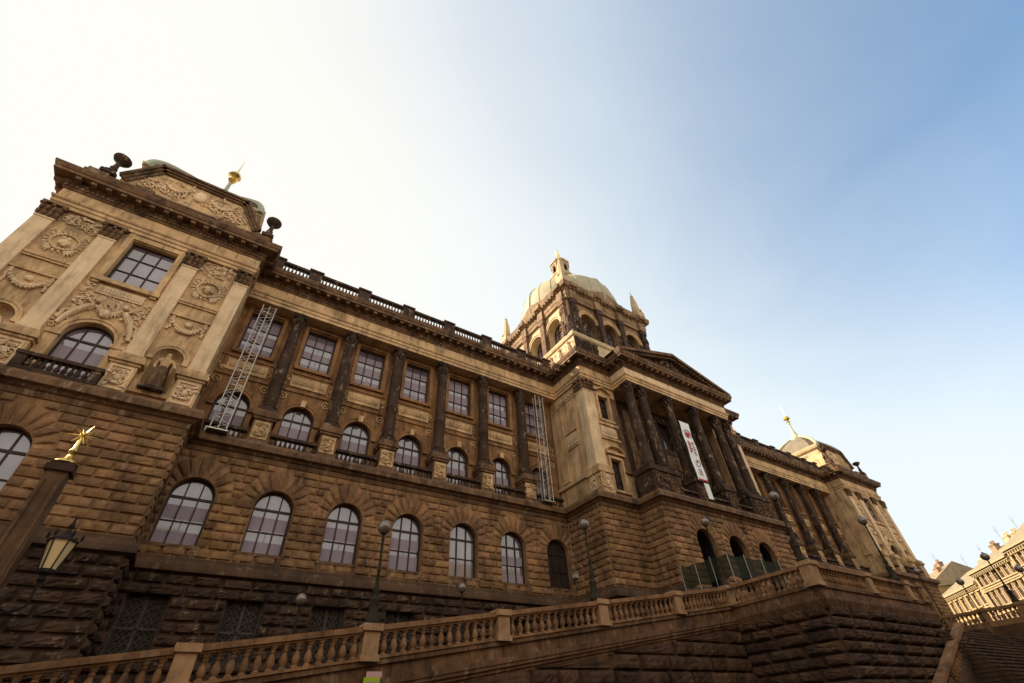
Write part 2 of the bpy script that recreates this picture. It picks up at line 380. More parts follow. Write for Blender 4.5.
# ------------------------------------------------------------------ the museum
CX = 37.05
def mx(x): return 2*CX - x
MUS = empty('museum_building', (CX, 28.9, G), 'long sooty sandstone palace with corner pavilions, columned wings, central portico and great dome', 'museum')
BC = [-1.08 + 4.07*k for k in range(7)]            # wing bays
CC = [BC[0] + 4.07*(k+.5) for k in range(6)]       # wing columns

# -- windows: frame mesh (part) and pane (sub-part), built once per size
_wcache = {}
def window_meshes(w_, h, arch, cols, rows, glass, var=0):
    key = (round(w_, 2), round(h, 2), arch, cols, rows, glass, var)
    if key in _wcache: return _wcache[key]
    fr = MB(); hw = w_/2; sp = h-hw if arch else h
    fr.box(-hw, -hw+.1, -.06, .06, 0, sp); fr.box(hw-.1, hw, -.06, .06, 0, sp); fr.box(-hw+.1, hw-.1, -.055, .06, 0, .1)
    if arch:
        n = 14
        for k in range(n):
            a0, a1 = pi*k/n, pi*(k+1)/n; ri = hw-.1
            q = [(-hw*cos(a0), sp+hw*sin(a0)), (-hw*cos(a1), sp+hw*sin(a1)), (-ri*cos(a1), sp+ri*sin(a1)), (-ri*cos(a0), sp+ri*sin(a0))]
            fr.prism(q, -.06, .06)
    else: fr.box(-hw+.1, hw-.1, -.055, .06, h-.1, h)
    def top(x): return sp+sqrt(max(0, (hw-.05)**2-x*x)) if arch else h-.1
    for i in range(1, cols):
        x = -hw+w_*i/cols; fr.box(x-.035, x+.035, -.05, .05, .1, top(x))
    for j in range(1, rows+1):
        z = sp*j/rows
        if z > h-.12: continue
        t = .06 if j == rows and arch else .03
        fr.box(-hw+.1, hw-.1, -.045, .045, z-t, z+t)
    gl = MB()
    if arch: poly = [(-hw+.05, .05)]+[(-(hw-.05)*cos(pi*k/14), sp+(hw-.05)*sin(pi*k/14)) for k in range(15)]+[(hw-.05, .05)]
    else: poly = [(-hw+.05, .05), (-hw+.05, h-.05), (hw-.05, h-.05), (hw-.05, .05)]
    gl.prism(poly, .02, .03)
    bl = MB()
    X_ = [-hw+.1, -.03, .03, hw-.1]; Z_ = []
    for j in range(rows): z0, z1 = sp*j/rows+.1, sp*(j+1)/rows-.1; Z_ += [z0, z0+(z1-z0)*((.70, .52, .82, .62)[(var+(j if var > 1 else 0)) % 4])]
    bl.add([(x, .014, z) for z in Z_ for x in X_], [(4*j+i, 4*j+i+1, 4*j+i+5, 4*j+i+4) for j in range(len(Z_)-1) for i in range(3) if j % 2 == 0 or i == 1])
    r = (mesh_of(fr, 'window', M['wood']), mesh_of(gl, 'pane', M[glass]), mesh_of(bl, 'blind', M['blind']))
    _wcache[key] = r; return r
def window(at, w_, h, arch, cols=3, rows=2, glass='glass', rz_=0, blind=True, parent=None):
    f, g, b = window_meshes(w_, h, arch, cols, rows, glass, random.randrange(4))
    o = put(parent or MUS, 'window', f, at); o.rotation_euler.z = rz_
    for nm, me in (('pane', g),) + ((('blind', b),) if blind and glass == 'glass' and random.random() > .15 else ()):
        c = bpy.data.objects.new(nm, me); col.objects.link(c); c.parent = o
    return o

# -- columns, pilasters, capitals
def capital(mb, r, z0, z1, c=(0, 0), square=None):
    """leafy bell under a square abacus"""
    H = z1-z0
    if square:
        hx, hy = square
        mb.box(c[0]-hx, c[0]+hx, c[1]-hy, c[1]+hy, z0, z1-.18)
        for lv, zz in enumerate((z0+.05, z0+H*.38)):
            nx = max(2, int(hx*2/.22))
            for i in range(nx+1):
                x = c[0]-hx+2*hx*i/nx
                mb.blob((x, c[1]-hy-.05-.05*lv, zz+H*.14), .10, .11, H*.2, 6, 4)
        for s in (-1, 1): mb.blob((c[0]+s*(hx+.06), c[1]-hy-.12, z1-.28), .15, .15, .14)
        mb.blob((c[0], c[1]-hy-.12, z1-.26), .1, .1, .12)
        mb.box(c[0]-hx-.16, c[0]+hx+.16, c[1]-hy-.16, c[1]+hy, z1-.14, z1)
    else:
        mb.lathe([(r*.86, z0), (r*.9, z0+H*.5), (r*1.25, z1-.16)], (c[0], c[1], 0), 12)
        mb.lathe([(r*.95, z0-.05), (r*1.0, z0), (r*.95, z0+.05)], (c[0], c[1], 0), 12)
        for lv, (zz, rr) in enumerate(((z0+H*.18, r*.98), (z0+H*.45, r*1.08))):
            for k in range(8):
                a = 2*pi*(k+.5*lv)/8
                mb.blob((c[0]+rr*cos(a), c[1]+rr*sin(a), zz), .11, .11, H*.19, 6, 4)
        for k in range(4):
            a = pi/4+pi/2*k; mb.blob((c[0]+r*1.45*cos(a), c[1]+r*1.45*sin(a), z1-.26), .13, .13, .13)
        q = r*1.28; mb.box(c[0]-q, c[0]+q, c[1]-q, c[1]+q, z1-.14, z1)
def column_mesh(r, h):
    mb = MB()
    mb.box(-r*1.35, r*1.35, -r*1.35, r*1.35, 0, .2)
    prof = [(r*1.3, .2), (r*1.34, .28), (r*1.3, .36), (r*1.12, .4), (r*1.12, .46), (r*1.22, .52), (r*1.15, .6), (r, .64)]
    H = h-1.2
    prof += [(r*(1-.15*t**1.6), .64+(H-.64)*t) for t in (.15, .33, .34, .35, .5, .7, .85, 1)]
    prof[10] = (r*1.06, prof[10][1]); 
    mb.lathe(prof, n=20)
    capital(mb, r*.87, H, h)
    return mb
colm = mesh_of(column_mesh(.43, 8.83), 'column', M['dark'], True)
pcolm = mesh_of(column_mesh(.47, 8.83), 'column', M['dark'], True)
def pilaster(F, uc, hw, z0, z1, mat_, d=.22, cap=True, lw=.06):
    mb = MB()
    def bx(a, b, c, dd, e0, e1):
        P = [F(a, e0, c), F(b, e0, c), F(b, e0, dd), F(a, e0, dd), F(a, e1, c), F(b, e1, c), F(b, e1, dd), F(a, e1, dd)]
        mb.add(P, [(3,2,1,0),(4,5,6,7),(0,1,5,4),(1,2,6,5),(2,3,7,6),(3,0,4,7)])
    zc = z1-1.15 if cap else z1
    bx(uc-hw, uc+hw, 0, d, z0+.35, zc)
    bx(uc-hw-.1, uc+hw+.1, 0, d+.1, z0, z0+.16); bx(uc-hw-.05, uc+hw+.05, 0, d+.05, z0+.16, z0+.35)
    bx(uc-hw-.04, uc+hw+.04, 0, d+.04, zc-.12, zc)
    return mb.build('pilaster', mat_, MUS)
def wall_capital(F, uc, hw, z0, z1, d, m_='trim'):
    mb = MB(); capital(mb, 0, z0, z1, (0, 0), (hw, d/2+.02))
    # local (x,y) -> along the wall, out of it
    mb.v = [F(uc+x, z, d/2-y) for x, y, z in mb.v]
    return mb.build('capital', m_, MUS, True)
def fbox(mb, F, a, b, c, d, e0, e1):
    P = [F(a, e0, c), F(b, e0, c), F(b, e0, d), F(a, e0, d), F(a, e1, c), F(b, e1, c), F(b, e1, d), F(a, e1, d)]
    mb.add(P, [(3,2,1,0),(4,5,6,7),(0,1,5,4),(1,2,6,5),(2,3,7,6),(3,0,4,7)])

# -- carved ornament
def scroll(mb, F, u, z, r, turns, sgn, d0, th=.05):
    pts = []
    for k in range(int(10*turns)+1):
        a = 2*pi*k/10; rr = r*(1-.8*k/(10*turns)); pts.append(F(u+sgn*rr*cos(a), z+rr*sin(a), d0))
    mb.tube(pts, [th*(1-.5*i/len(pts)) for i in range(len(pts))], 5)
def fblob(mb, F, u, z, d, ru, rz_, rd, nu=7, nv=4):
    t = MB(); t.blob((0, 0, 0), ru, rd, rz_, nu, nv); mb.add([F(u+x, z+zz, d-y) for x, y, zz in t.v], t.f)
def leaf(mb, F, u, z, ang, ln, wd, d0):
    c, s = cos(ang), sin(ang)
    pts = [(0, 0, .02), (.3, .5, .06), (.3, -.5, .06), (.6, .42, .10), (.6, -.42, .10), (1, 0, .04), (.35, 0, .10), (.65, 0, .13)]
    mb.add([F(u+(x*c*ln-y*s*wd), z+(x*s*ln+y*c*wd), d0+dd) for x, y, dd in pts],
           [(0, 2, 6), (0, 6, 1), (1, 6, 7, 3), (2, 4, 7, 6), (3, 7, 5), (4, 5, 7)])
def wreath(mb, F, u, z, r, d0):
    for k in range(20):
        a = 2*pi*k/20
        fblob(mb, F, u+r*cos(a), z+r*sin(a), d0+.03, .1, .1, .12)
        for rr, ln in ((1.0, .34), (.8, .2)): leaf(mb, F, u+r*rr*1.12*cos(a), z+r*rr*1.12*sin(a), a+.7, ln, .13, d0)
    fblob(mb, F, u, z, d0, r*.5, r*.55, .16, 9, 5)
    for k in range(7): fblob(mb, F, u+random.uniform(-.4, .4)*r, z+random.uniform(-.5, .5)*r, d0+.1, .12, .12, .1)
    for s in (-1, 1):
        for k in range(5): leaf(mb, F, u+s*r*.5, z-r*.9, -pi/2+s*(.3+.35*k), .55, .14, d0)
        scroll(mb, F, u+s*r*1.05, z+r*.9, r*.35, 1.3, s, d0+.05, .045)
        scroll(mb, F, u+s*r*.8, z-r*1.15, r*.3, 1.3, s, d0+.05, .045)
def swag(mb, F, u0, u1, z, sag, d0, n=13):
    for k in range(n):
        t = k/(n-1); x = u0+(u1-u0)*t; zz = z-sag*4*t*(1-t); rr = .09+.09*sin(pi*t)
        fblob(mb, F, x, zz, d0+.04, rr, rr*.9, rr*.9)
        leaf(mb, F, x, zz, random.uniform(-2.6, -.5), .25, .12, d0+.06)
    for x in (u0, u1):
        for k in range(5): fblob(mb, F, x+random.uniform(-.05, .05), z-.1-.16*k, d0+.03, .09, .1, .08)
        leaf(mb, F, x, z, pi/2, .3, .2, d0)
def arabesque(mb, F, u0, u1, z0, z1, d0, n):
    for k in range(n):
        u = random.uniform(u0, u1); z = random.uniform(z0, z1)
        if k % 3 == 0: scroll(mb, F, u, z, random.uniform(.15, .3), 1.2, random.choice((-1, 1)), d0+.04, .04)
        else: leaf(mb, F, u, z, random.uniform(0, 2*pi), random.uniform(.25, .45), .16, d0)
def cartouche(mb, F, u, z, hw, hh, d0):
    fblob(mb, F, u, z, d0, hw*.38, hh*.4, .1, 9, 5)
    for s in (-1, 1):
        for t in (-1, 1): scroll(mb, F, u+s*hw*.55, z+t*hh*.6, hw*.3, 1.3, s, d0+.03, .04)
        for k in range(3): leaf(mb, F, u, z+s*hh*.5, s*pi/2+(k-1)*.7, hh*.4, .13, d0)
def archivolt(mb, F, uc, zs, r0, r1, d, seg=18, leg=0.0):
    for k in range(seg):
        a0, a1 = pi*k/seg, pi*(k+1)/seg
        for ra, rb, da in ((r0, r0+(r1-r0)*.55, d*.7), (r0+(r1-r0)*.55, r1, d)):
            q = [(uc-ra*cos(a0), zs+ra*sin(a0)), (uc-rb*cos(a0), zs+rb*sin(a0)), (uc-rb*cos(a1), zs+rb*sin(a1)), (uc-ra*cos(a1), zs+ra*sin(a1))]
            vs = [F(u, z, .0) for u, z in q]+[F(u, z, da) for u, z in q]
            mb.add(vs, [(4,5,6,7),(0,1,5,4),(1,2,6,5),(2,3,7,6),(3,0,4,7)])
    if leg:
        for s in (-1, 1):
            a, b = sorted((uc+s*r0, uc+s*r1)); fbox(mb, F, a, b, 0, d, zs-leg, zs-.001)
BAL = [(.07, 0), (.09, .04), (.06, .1), (.115, .3), (.085, .52), (.05, .68), (.075, .78), (.055, .84), (.09, .92), (.09, 1)]
def balus(mb, c, h, k=1.0, n=8):
    mb.lathe([(r*k, z*h) for r, z in BAL], c, n)

# -- ground storey: rusticated walls on the two pavilions, the wings and the centre
GZ0, GZ1 = 7.55, 13.2
def ground(F, u0, u1, ops, depth=.45, bl=1.05, side=False, z0=GZ0):
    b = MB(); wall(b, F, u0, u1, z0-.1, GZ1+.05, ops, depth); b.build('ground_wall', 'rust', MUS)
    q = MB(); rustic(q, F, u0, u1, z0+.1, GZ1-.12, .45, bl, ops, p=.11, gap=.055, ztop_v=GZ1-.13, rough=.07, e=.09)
    q.build('rusticated_blocks', 'rust', MUS)
PG, WG, RG, OG = 26.45, 28.65, 24.6, 22.3           # ground wall planes: pavilion, wing, centre, portico
for side in (0, 1):
    f = (lambda x: x) if not side else mx
    def span(a, b): return (a, b) if not side else (mx(b), mx(a))
    F = front(PG); a, b = span(-14.55, -2.45)
    ground(F, a, b, [(f(-8.6), 1.05, 8.15, 10.6, True)])
    window((f(-8.6), PG+.42, 8.15), 2.1, 3.5, True)
    if side: ground(leftside(mx(-2.45)), PG, WG, [])
    else: ground(rightside(-2.45), PG, WG, [])
    F = front(WG); a, b = span(-2.45, 24.7)
    ground(F, a, b, [(f(x), 1.05, 8.15, 10.6, True) for x in BC])
    for i, x in enumerate(BC): window((f(x), WG+.42, 8.15), 2.1, 3.5, True, glass='glass' if i < 6 else 'darkglass')
    for x in BC:                                     # sill and apron under each window
        mb = MB()
        mb.box(f(x)-1.2, f(x)+1.2, WG-.12, WG+.2, 8.0, 8.15)
        mb.box(f(x)-.8, f(x)+.8, WG-.05, WG+.02, 7.55, 7.9)
        for s in (-1, 1): mb.box(f(x)+s*.98-.12, f(x)+s*.98+.12, WG-.1, WG+.02, 7.5, 8.0)
        mb.build('window_sill', 'trim', MUS)
ground(leftside(24.7), RG, WG, []); ground(front(RG), 24.7, 28.9, []); ground(leftside(28.9), OG, RG, [])
ARC = [33.05, 37.05, 41.05]
ground(front(OG), 28.9, 45.2, [(x, 1.12, TZ, 10.75, True) for x in ARC], depth=3.2, z0=TZ+.1)
ground(front(RG), 45.2, 49.4, [])
for x in ARC:                                         # near-black sheet added inside the deep entrance arches: their shade as colour
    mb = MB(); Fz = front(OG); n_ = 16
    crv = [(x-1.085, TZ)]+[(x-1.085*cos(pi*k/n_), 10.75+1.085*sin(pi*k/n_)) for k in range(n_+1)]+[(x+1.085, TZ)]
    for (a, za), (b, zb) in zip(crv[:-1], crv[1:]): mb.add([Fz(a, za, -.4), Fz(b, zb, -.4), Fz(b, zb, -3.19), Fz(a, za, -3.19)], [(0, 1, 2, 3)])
    mb.build('entrance_shade', 'void', MUS)
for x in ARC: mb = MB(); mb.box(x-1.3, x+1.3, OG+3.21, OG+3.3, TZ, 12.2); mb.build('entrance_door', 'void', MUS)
# -- basement
def basement(F, u0, u1, ops, z0=-1.0):
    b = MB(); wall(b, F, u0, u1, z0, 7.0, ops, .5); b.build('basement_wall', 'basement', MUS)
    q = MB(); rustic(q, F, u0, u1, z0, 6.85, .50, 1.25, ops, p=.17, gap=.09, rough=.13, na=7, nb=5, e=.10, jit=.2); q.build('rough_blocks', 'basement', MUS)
bw = [(x, .86, 3.2, 6.05, False) for x in BC]
basement(front(WG-.08), -2.45, 24.7, bw); basement(front(PG-.08), -14.55, -2.45, [(-8.6, .86, 3.2, 6.05, False)]); basement(rightside(-2.45), PG-.08, WG-.08, [])
basement(leftside(24.7), RG-.08, WG-.08, []); basement(front(RG-.08), 24.7, 28.9, [])
for x in BC+[-8.6]:
    y = (WG if x > -3 else PG)+.2
    g = MB()
    g.box(x-.86, x-.78, y, y+.08, 3.2, 6.05); g.box(x+.78, x+.86, y, y+.08, 3.2, 6.05); g.box(x-.05, x+.05, y, y+.08, 3.2, 6.05)
    g.box(x-.78, x+.78, y, y+.08, 5.97, 6.05); g.box(x-.78, x+.78, y, y+.08, 4.55, 4.63)
    for s in (-1, 1):                                # wrought scrollwork
        for r_ in range(9):
            zz = 3.35+.3*r_
            for c_ in range(3):
                cx_ = x+s*(.17+.23*c_)
                pts = [(cx_+.1*cos(a), y+.03, zz+.13*sin(a)) for a in np.linspace(0, 2*pi, 9)]
                g.tube(pts, .02, 4)
            g.tube([(x+s*.06, y+.03, zz-.15), (x+s*.78, y+.03, zz+.15)], .01, 4); g.tube([(x+s*.78, y+.03, zz-.15), (x+s*.06, y+.03, zz+.15)], .01, 4)
    gr = g.build('basement_grille', 'grille', MUS)
    h_ = MB(); h_.box(x-.9, x+.9, y+.22, y+.25, 3.1, 6.1); h_.build('pane', 'darkglass', gr)

# -- string courses round the whole front
PATHG = [(-14.55, 60), (-14.55, PG), (-2.45, PG), (-2.45, WG), (24.7, WG), (24.7, RG), (28.9, RG), (28.9, OG)]
PATHG = PATHG + [(mx(x), y) for x, y in PATHG[::-1]]
mb = MB(); mb.sweep(PATHG, [(-.2, 13.1), (.06, 13.1), (.1, 13.22), (.1, 13.38), (.2, 13.42), (.3, 13.55), (.52, 13.6), (.54, 13.92), (.46, 14.0), (.4, 14.14), (-2.2, 14.15)])
mb.build('balcony_slab', 'trim', MUS)
mb = MB(); mb.sweep(PATHG, [(0.0, 7.62), (.1, 7.58), (.12, 7.42), (.2, 7.38), (.3, 7.2), (.34, 7.02), (.34, 6.92), (0, 6.86)])
mb.build('plinth_ledge', 'ledge', MUS)

# -- main entablature, cornice, roof
PATHF = [(-14.15, 60), (-14.15, 26.73), (-2.87, 26.73), (-2.87, 28.9), (25.25, 28.9), (25.25, 24.75), (29.3, 24.75), (29.3, 22.8)]
PATHF = PATHF + [(mx(x), y) for x, y in PATHF[::-1]]
mb = MB(); mb.sweep(PATHF, [(-3.0, 25.46), (-.02, 25.45), (-.02, 25.72), (.05, 25.75), (.05, 26.0), (.12, 26.03), (.16, 26.14), (.16, 26.2), (0, 26.22), (0, 27.02)])
mb.build('frieze', 'stone', MUS)
mb = MB(); mb.sweep(PATHF, [(0, 27.02), (.07, 27.06), (.1, 27.15), (.1, 27.42), (.22, 27.5), (.22, 27.72), (.80, 27.74), (.80, 27.98), (.85, 28.0), (.93, 28.22), (.95, 28.35), (.3, 28.48), (-.3, 28.5)])
for (ax, ay), (bx_, by) in zip(PATHF[:-1], PATHF[1:]):
    L_ = hypot(bx_-ax, by-ay); d_ = ((bx_-ax)/L_, (by-ay)/L_); n_ = (d_[1], -d_[0])
    F = Face((ax, ay), d_, n_)
    if L_ > 40: t0, t1 = (L_-8, L_+.7) if by < ay else (-.7, 8)
    else: t0, t1 = -.6, L_+.6
    k = t0+.3
    while k < t1-.2:
        inside = 0 <= k <= L_
        if -.1 < k < L_+.1: fbox(mb, F, k-.14, k+.14, .2, .72, 27.5, 27.735)
        k += .78
    k = t0+.1
    while k < t1:
        if 0 < k < L_: fbox(mb, F, k-.075, k+.075, .08, .19, 27.2, 27.4)
        k += .26
mb.build('cornice', 'trim', MUS)
mb = MB()
mb.box(-13.9, mx(-13.9), 29.6, 75, 28.3, 28.45); mb.box(-13.9, -3.2, 27, 29.59, 28.3, 28.44); mb.box(mx(-3.2), mx(-13.9), 27, 29.59, 28.3, 28.44); mb.box(25.6, mx(25.6), 25.2, 29.59, 28.3, 28.44); mb.box(29.6, mx(29.6), 23.2, 25.19, 28.3, 28.44)
mb.build('roof', 'tile', MUS)
mb = MB()                                             # side and back walls of the block
for xx in (-14.2, mx(-14.2)): mb.add([(xx, 27.3, -1.6), (xx, 75, -1.6), (xx, 75, 28.4), (xx, 27.3, 28.4)], [(0, 1, 2, 3)])
mb.add([(-14.2, 75, -1.6), (mx(-14.2), 75, -1.6), (mx(-14.2), 75, 28.4), (-14.2, 75, 28.4)], [(0, 1, 2, 3)])
mb.build('outer_wall', 'stone', MUS)

# -- wings: recessed wall behind the colonnade
UW = 30.0
for side in (0, 1):
    f = (lambda x: x) if not side else mx
    a, b = (-2.9, 25.3) if not side else (mx(25.3), mx(-2.9))
    F = front(UW)
    mb = MB()
    wall(mb, F, a, b, 14.1, 19.4, [(f(x), 1.0, 14.3, 17.15, True) for x in BC], .35)
    wall(mb, F, a, b, 19.4, 25.5, [(f(x), 1.1, 21.35, 25.0, False) for x in BC], .35)
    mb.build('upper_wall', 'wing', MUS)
    for x in BC:
        tr = MB(); rl = MB()
        x = f(x)
        window((x, UW+.33, 14.3), 2.0, 3.85, True); window((x, UW+.33, 21.35), 2.2, 3.65, False, rows=3)
        archivolt(tr, F, x, 17.15, 1.01, 1.34, .13)
        fbox(tr, F, x-1.4, x-1.0, .002, .16, 16.85, 17.14); fbox(tr, F, x+1.0, x+1.4, .002, .16, 16.85, 17.14)
        fbox(rl, F, x-.17, x+.17, .002, .26, 18.1, 18.6)
        for s in (-1, 1):                             # roundels beside the arch
            rr = [F(x+s*1.45+.24*cos(t), 18.75+.24*sin(t), .04) for t in np.linspace(0, 2*pi, 13)]; rl.tube(rr, .05, 5); fblob(rl, F, x+s*1.45, 18.75, .02, .1, .1, .08)
        fbox(tr, F, x-1.75, x+1.75, .002, .1, 19.2, 19.36)
        fbox(tr, F, x-1.75, x+1.75, .002, .08, 20.75, 20.85)
        fbox(rl, F, x-1.25, x+1.25, .002, .1, 19.62, 20.5)
        for k in range(14): leafx = x-1.0+2.0*k/13; fbox(rl, F, leafx-.045, leafx+.045, .1, .17, 19.9, 20.22 if k % 3 else 20.15)
        for s in (-1, 1): arabesque(rl, F, x+s*1.3, x+s*1.7, 19.6, 20.5, .02, 5)
        fbox(tr, F, x-1.35, x+1.35, .002, .2, 21.12, 21.34)
        fbox(tr, F, x-1.38, x-1.11, .002, .14, 21.341, 25.1); fbox(tr, F, x+1.11, x+1.38, .002, .14, 21.341, 25.1); fbox(tr, F, x-1.38, x+1.38, .002, .142, 25.101, 25.3)
        tr.build('window_surround', 'wing', MUS); rl.build('wall_relief', 'stone', MUS, True)
    for i, x in enumerate(CC):
        x = f(x)
        put(MUS, 'column', colm, (x, 29.35, 16.6))
        pilaster(F, x, .42, 16.6, 25.44, 'wing', .12)
        mb = MB(); mb.box(x-.62, x+.62, 28.72, 29.95, 14.15, 14.5); mb.box(x-.56, x+.56, 28.78, 29.95, 14.5, 15.92); mb.box(x-.66, x+.66, 28.68, 29.95, 15.92, 16.1); mb.box(x-.74, x+.74, 28.6, 29.95, 16.1, 16.35); mb.box(x-.66, x+.66, 28.68, 29.95, 16.35, 16.598)
        p_ = mb.build('pedestal', 'trim', MUS)
        r_ = MB(); Fp = front(28.778); fbox(r_, Fp, x-.46, x+.46, .001, .03, 14.62, 15.8); cartouche(r_, Fp, x, 15.2, .42, .55, .04); arabesque(r_, Fp, x-.3, x+.3, 14.8, 15.6, .04, 8); r_.build('relief', 'stone', p_, True)
    # balustrades between the pedestals, and the one on the roof
    E_ = [-2.4]+CC+[24.7]
    for k in range(7):
        mb = MB()
        x0, x1 = E_[k]+(.64 if k else 0), E_[k+1]-(.64 if k < 6 else 0)
        if side: x0, x1 = mx(x1), mx(x0)
        mb.box(x0, x1, 28.75, 29.05, 14.152, 14.32); mb.box(x0, x1, 28.7, 29.1, 14.92, 15.1)
        n = int((x1-x0)/.27)
        for i in range(n): balus(mb, (x0+(i+.5)*(x1-x0)/n, 28.9, 14.32), .6, .9)
        mb.build('balcony_balustrade', 'dark', MUS, True)
    mb = MB(); a, b = (-2.4, 24.9) if not side else (mx(24.9), mx(-2.4)); y = 28.75
    mb.box(a, b, y-.18, y+.18, 28.5, 28.75); mb.box(a, b, y-.2, y+.2, 29.72, 29.95)
    pts_ = sorted([f(x) for x in CC]+[a+.4, b-.4])
    for x in pts_: mb.box(x-.5, x+.5, y-.24, y+.24, 28.45, 29.72); mb.box(x-.58, x+.58, y-.3, y+.3, 29.951, 30.12)
    for x0, x1 in zip(pts_[:-1], pts_[1:]):
        n = int((x1-x0-1.0)/.27)
        for i in range(n): balus(mb, (x0+.5+(i+.5)*(x1-x0-1)/n, y, 28.75), .97, 1.0)
    mb.build('roof_balustrade', 'dark', MUS, True)

# -- corner pavilions
PW = 26.95
def niche(F, uc, hw, zs, zt, parentm):
    """half-round niche with a shell head"""
    mb = MB(); n = 10; m_ = 6
    for k in range(n):
        a0, a1 = pi*k/n, pi*(k+1)/n
        mb.add([F(uc-hw*cos(a0), zs, -hw*.9*sin(a0)), F(uc-hw*cos(a1), zs, -hw*.9*sin(a1)), F(uc-hw*cos(a1), zt, -hw*.9*sin(a1)), F(uc-hw*cos(a0), zt, -hw*.9*sin(a0))], [(0, 1, 2, 3)])
    mb.build('niche', 'stone', MUS)
    sh = MB(); nk = 26
    for k in range(nk):
        for j in range(m_):
            q = []
            for kk, jj in ((k, j), (k+1, j), (k+1, j+1), (k, j+1)):
                a = pi*kk/nk; t = jj/m_
                rad = hw*(1-(.06 if kk % 2 else 0)*(1-t))*sin(pi/2*(1-t)); dep = hw*.9*(1-cos(pi/2*(1-t)))
                ph = pi/2*t
                q.append(F(uc-hw*cos(ph)*cos(a)*(1-(.07 if kk % 2 else 0)), zt+.0+hw*cos(ph)*sin(a)*(1-(.07 if kk % 2 else 0)), -hw*.9*sin(ph)))
            sh.add(q, [(0, 1, 2, 3)])
    sh.build('niche_shell', 'relief', MUS)
PIL = [-13.72, -10.75, -6.33, -3.3]
for side in (0, 1):
    f = (lambda x: x) if not side else mx
    a, b = (-14.15, -2.87) if not side else (mx(-2.87), mx(-14.15))
    F = front(PW); c0 = f(-8.47)
    mb = MB()
    nz = [(f(-4.82), .68, 14.95, 17.25, True), (f(-12.22), .68, 14.95, 17.25, True)]
    wall(mb, F, a, b, 14.1, 19.3, [(c0, 1.07, 14.3, 17.15, True)]+nz, .4)
    wall(mb, F, a, b, 19.3, 25.5, [(c0, 1.22, 21.4, 24.98, False)], .4)
    if side: Fs = leftside(mx(-2.87)); 
    else: Fs = rightside(-2.87)
    wall(mb, Fs, PW, 30.2, 14.1, 25.5)
    mb.build('upper_wall', 'stone', MUS)
    pilaster(Fs, 28.2, .45, 16.6, 25.44, 'stone', .05)
    window((c0, PW+.36, 14.3), 2.14, 3.92, True); window((c0, PW+.36, 21.4), 2.44, 3.58, False, rows=3)
    for uc in (f(-4.82), f(-12.22)): niche(F, uc, .68, 14.95, 17.25, MUS)
    for x in PIL:
        x = f(x); pilaster(F, x, .43, 16.6, 25.44, 'relief', .22); wall_capital(F, x, .43, 24.29, 25.44, .24)
        mb = MB(); mb.box(x-.6, x+.6, PW-.5, PW, 14.15, 15.93); mb.box(x-.68, x+.68, PW-.58, PW, 15.93, 16.08); mb.box(x-.8, x+.8, PW-.7, PW, 16.08, 16.34); mb.box(x-.7, x+.7, PW-.6, PW, 16.34, 16.598)
        p_ = mb.build('pedestal', 'stone', MUS); mb = MB(); Fp = front(PW-.5)
        for q in ((-.5, -.4), (.4, .5)): fbox(mb, Fp, x+q[0], x+q[1], .002, .05, 14.4, 15.8)
        fbox(mb, Fp, x-.4, x+.4, .002, .05, 14.4, 14.5); fbox(mb, Fp, x-.4, x+.4, .002, .05, 15.7, 15.8)
        cartouche(mb, Fp, x, 15.1, .38, .55, .02); arabesque(mb, Fp, x-.3, x+.3, 14.65, 15.55, .02, 10); mb.build('relief', 'relief', p_, True)
    tr = MB(); rl = MB(); t2 = MB()
    archivolt(tr, F, c0, 17.15, 1.08, 1.42, .16)
    for s in (-1, 1):
        q0, q1 = sorted((c0+s*1.09, c0+s*1.62)); fbox(tr, F, q0, q1, .002, .14, 14.2, 16.9); fbox(tr, F, q0-.06, q1+.06, .002, .22, 16.9, 17.13)
    for s in (-1, 1): q0, q1 = sorted((c0+s*1.24, c0+s*1.55)); fbox(t2, F, q0, q1, .002, .14, 20.9, 25.44)
    fbox(t2, F, c0-1.65, c0+1.65, .002, .24, 21.05, 21.35); fbox(t2, F, c0-1.24, c0+1.24, .002, .12, 25.05, 25.44); t2.build('window_surround', 'stone', MUS)
    fbox(rl, F, c0-1.1, c0+1.1, .002, .08, 20.25, 20.85)
    for k in range(12): fbox(rl, F, c0-.9+1.8*k/11-.05, c0-.9+1.8*k/11+.05, .08, .12, 20.38, 20.72)
    for s in (-1, 1):                                 # reclining figures over the arch, with scrolls
        P0 = [(1.55, 17.6, .1), (1.45, 18.1, .14), (1.25, 18.6, .17), (.95, 19.05, .18), (.7, 19.35, .14)]
        rl.tube([F(c0+s*u, z, .1) for u, z, r_ in P0], [r_ for u, z, r_ in P0], 7); fblob(rl, F, c0+s*.62, 19.68, .16, .15, .18, .16)
        rl.tube([F(c0+s*u, z, .14) for u, z in ((.75, 19.35), (1.05, 19.6), (1.35, 19.45))], .07, 6)
        rl.tube([F(c0+s*u, z, .14) for u, z in ((1.25, 18.6), (1.62, 18.5), (1.7, 17.9))], [.12, .1, .07], 6)
        arabesque(rl, F, c0+s*1.2, c0+s*1.75, 17.4, 20.8, .02, 26); arabesque(rl, F, c0+s*.2, c0+s*1.4, 18.9, 20.2, .02, 14)
    fblob(rl, F, c0, 18.85, .2, .24, .34, .2); wreath(rl, F, c0, 19.55, .28, .03)
    tr.build('window_surround', 'stone', MUS); rl.build('wall_relief', 'relief', MUS, True)
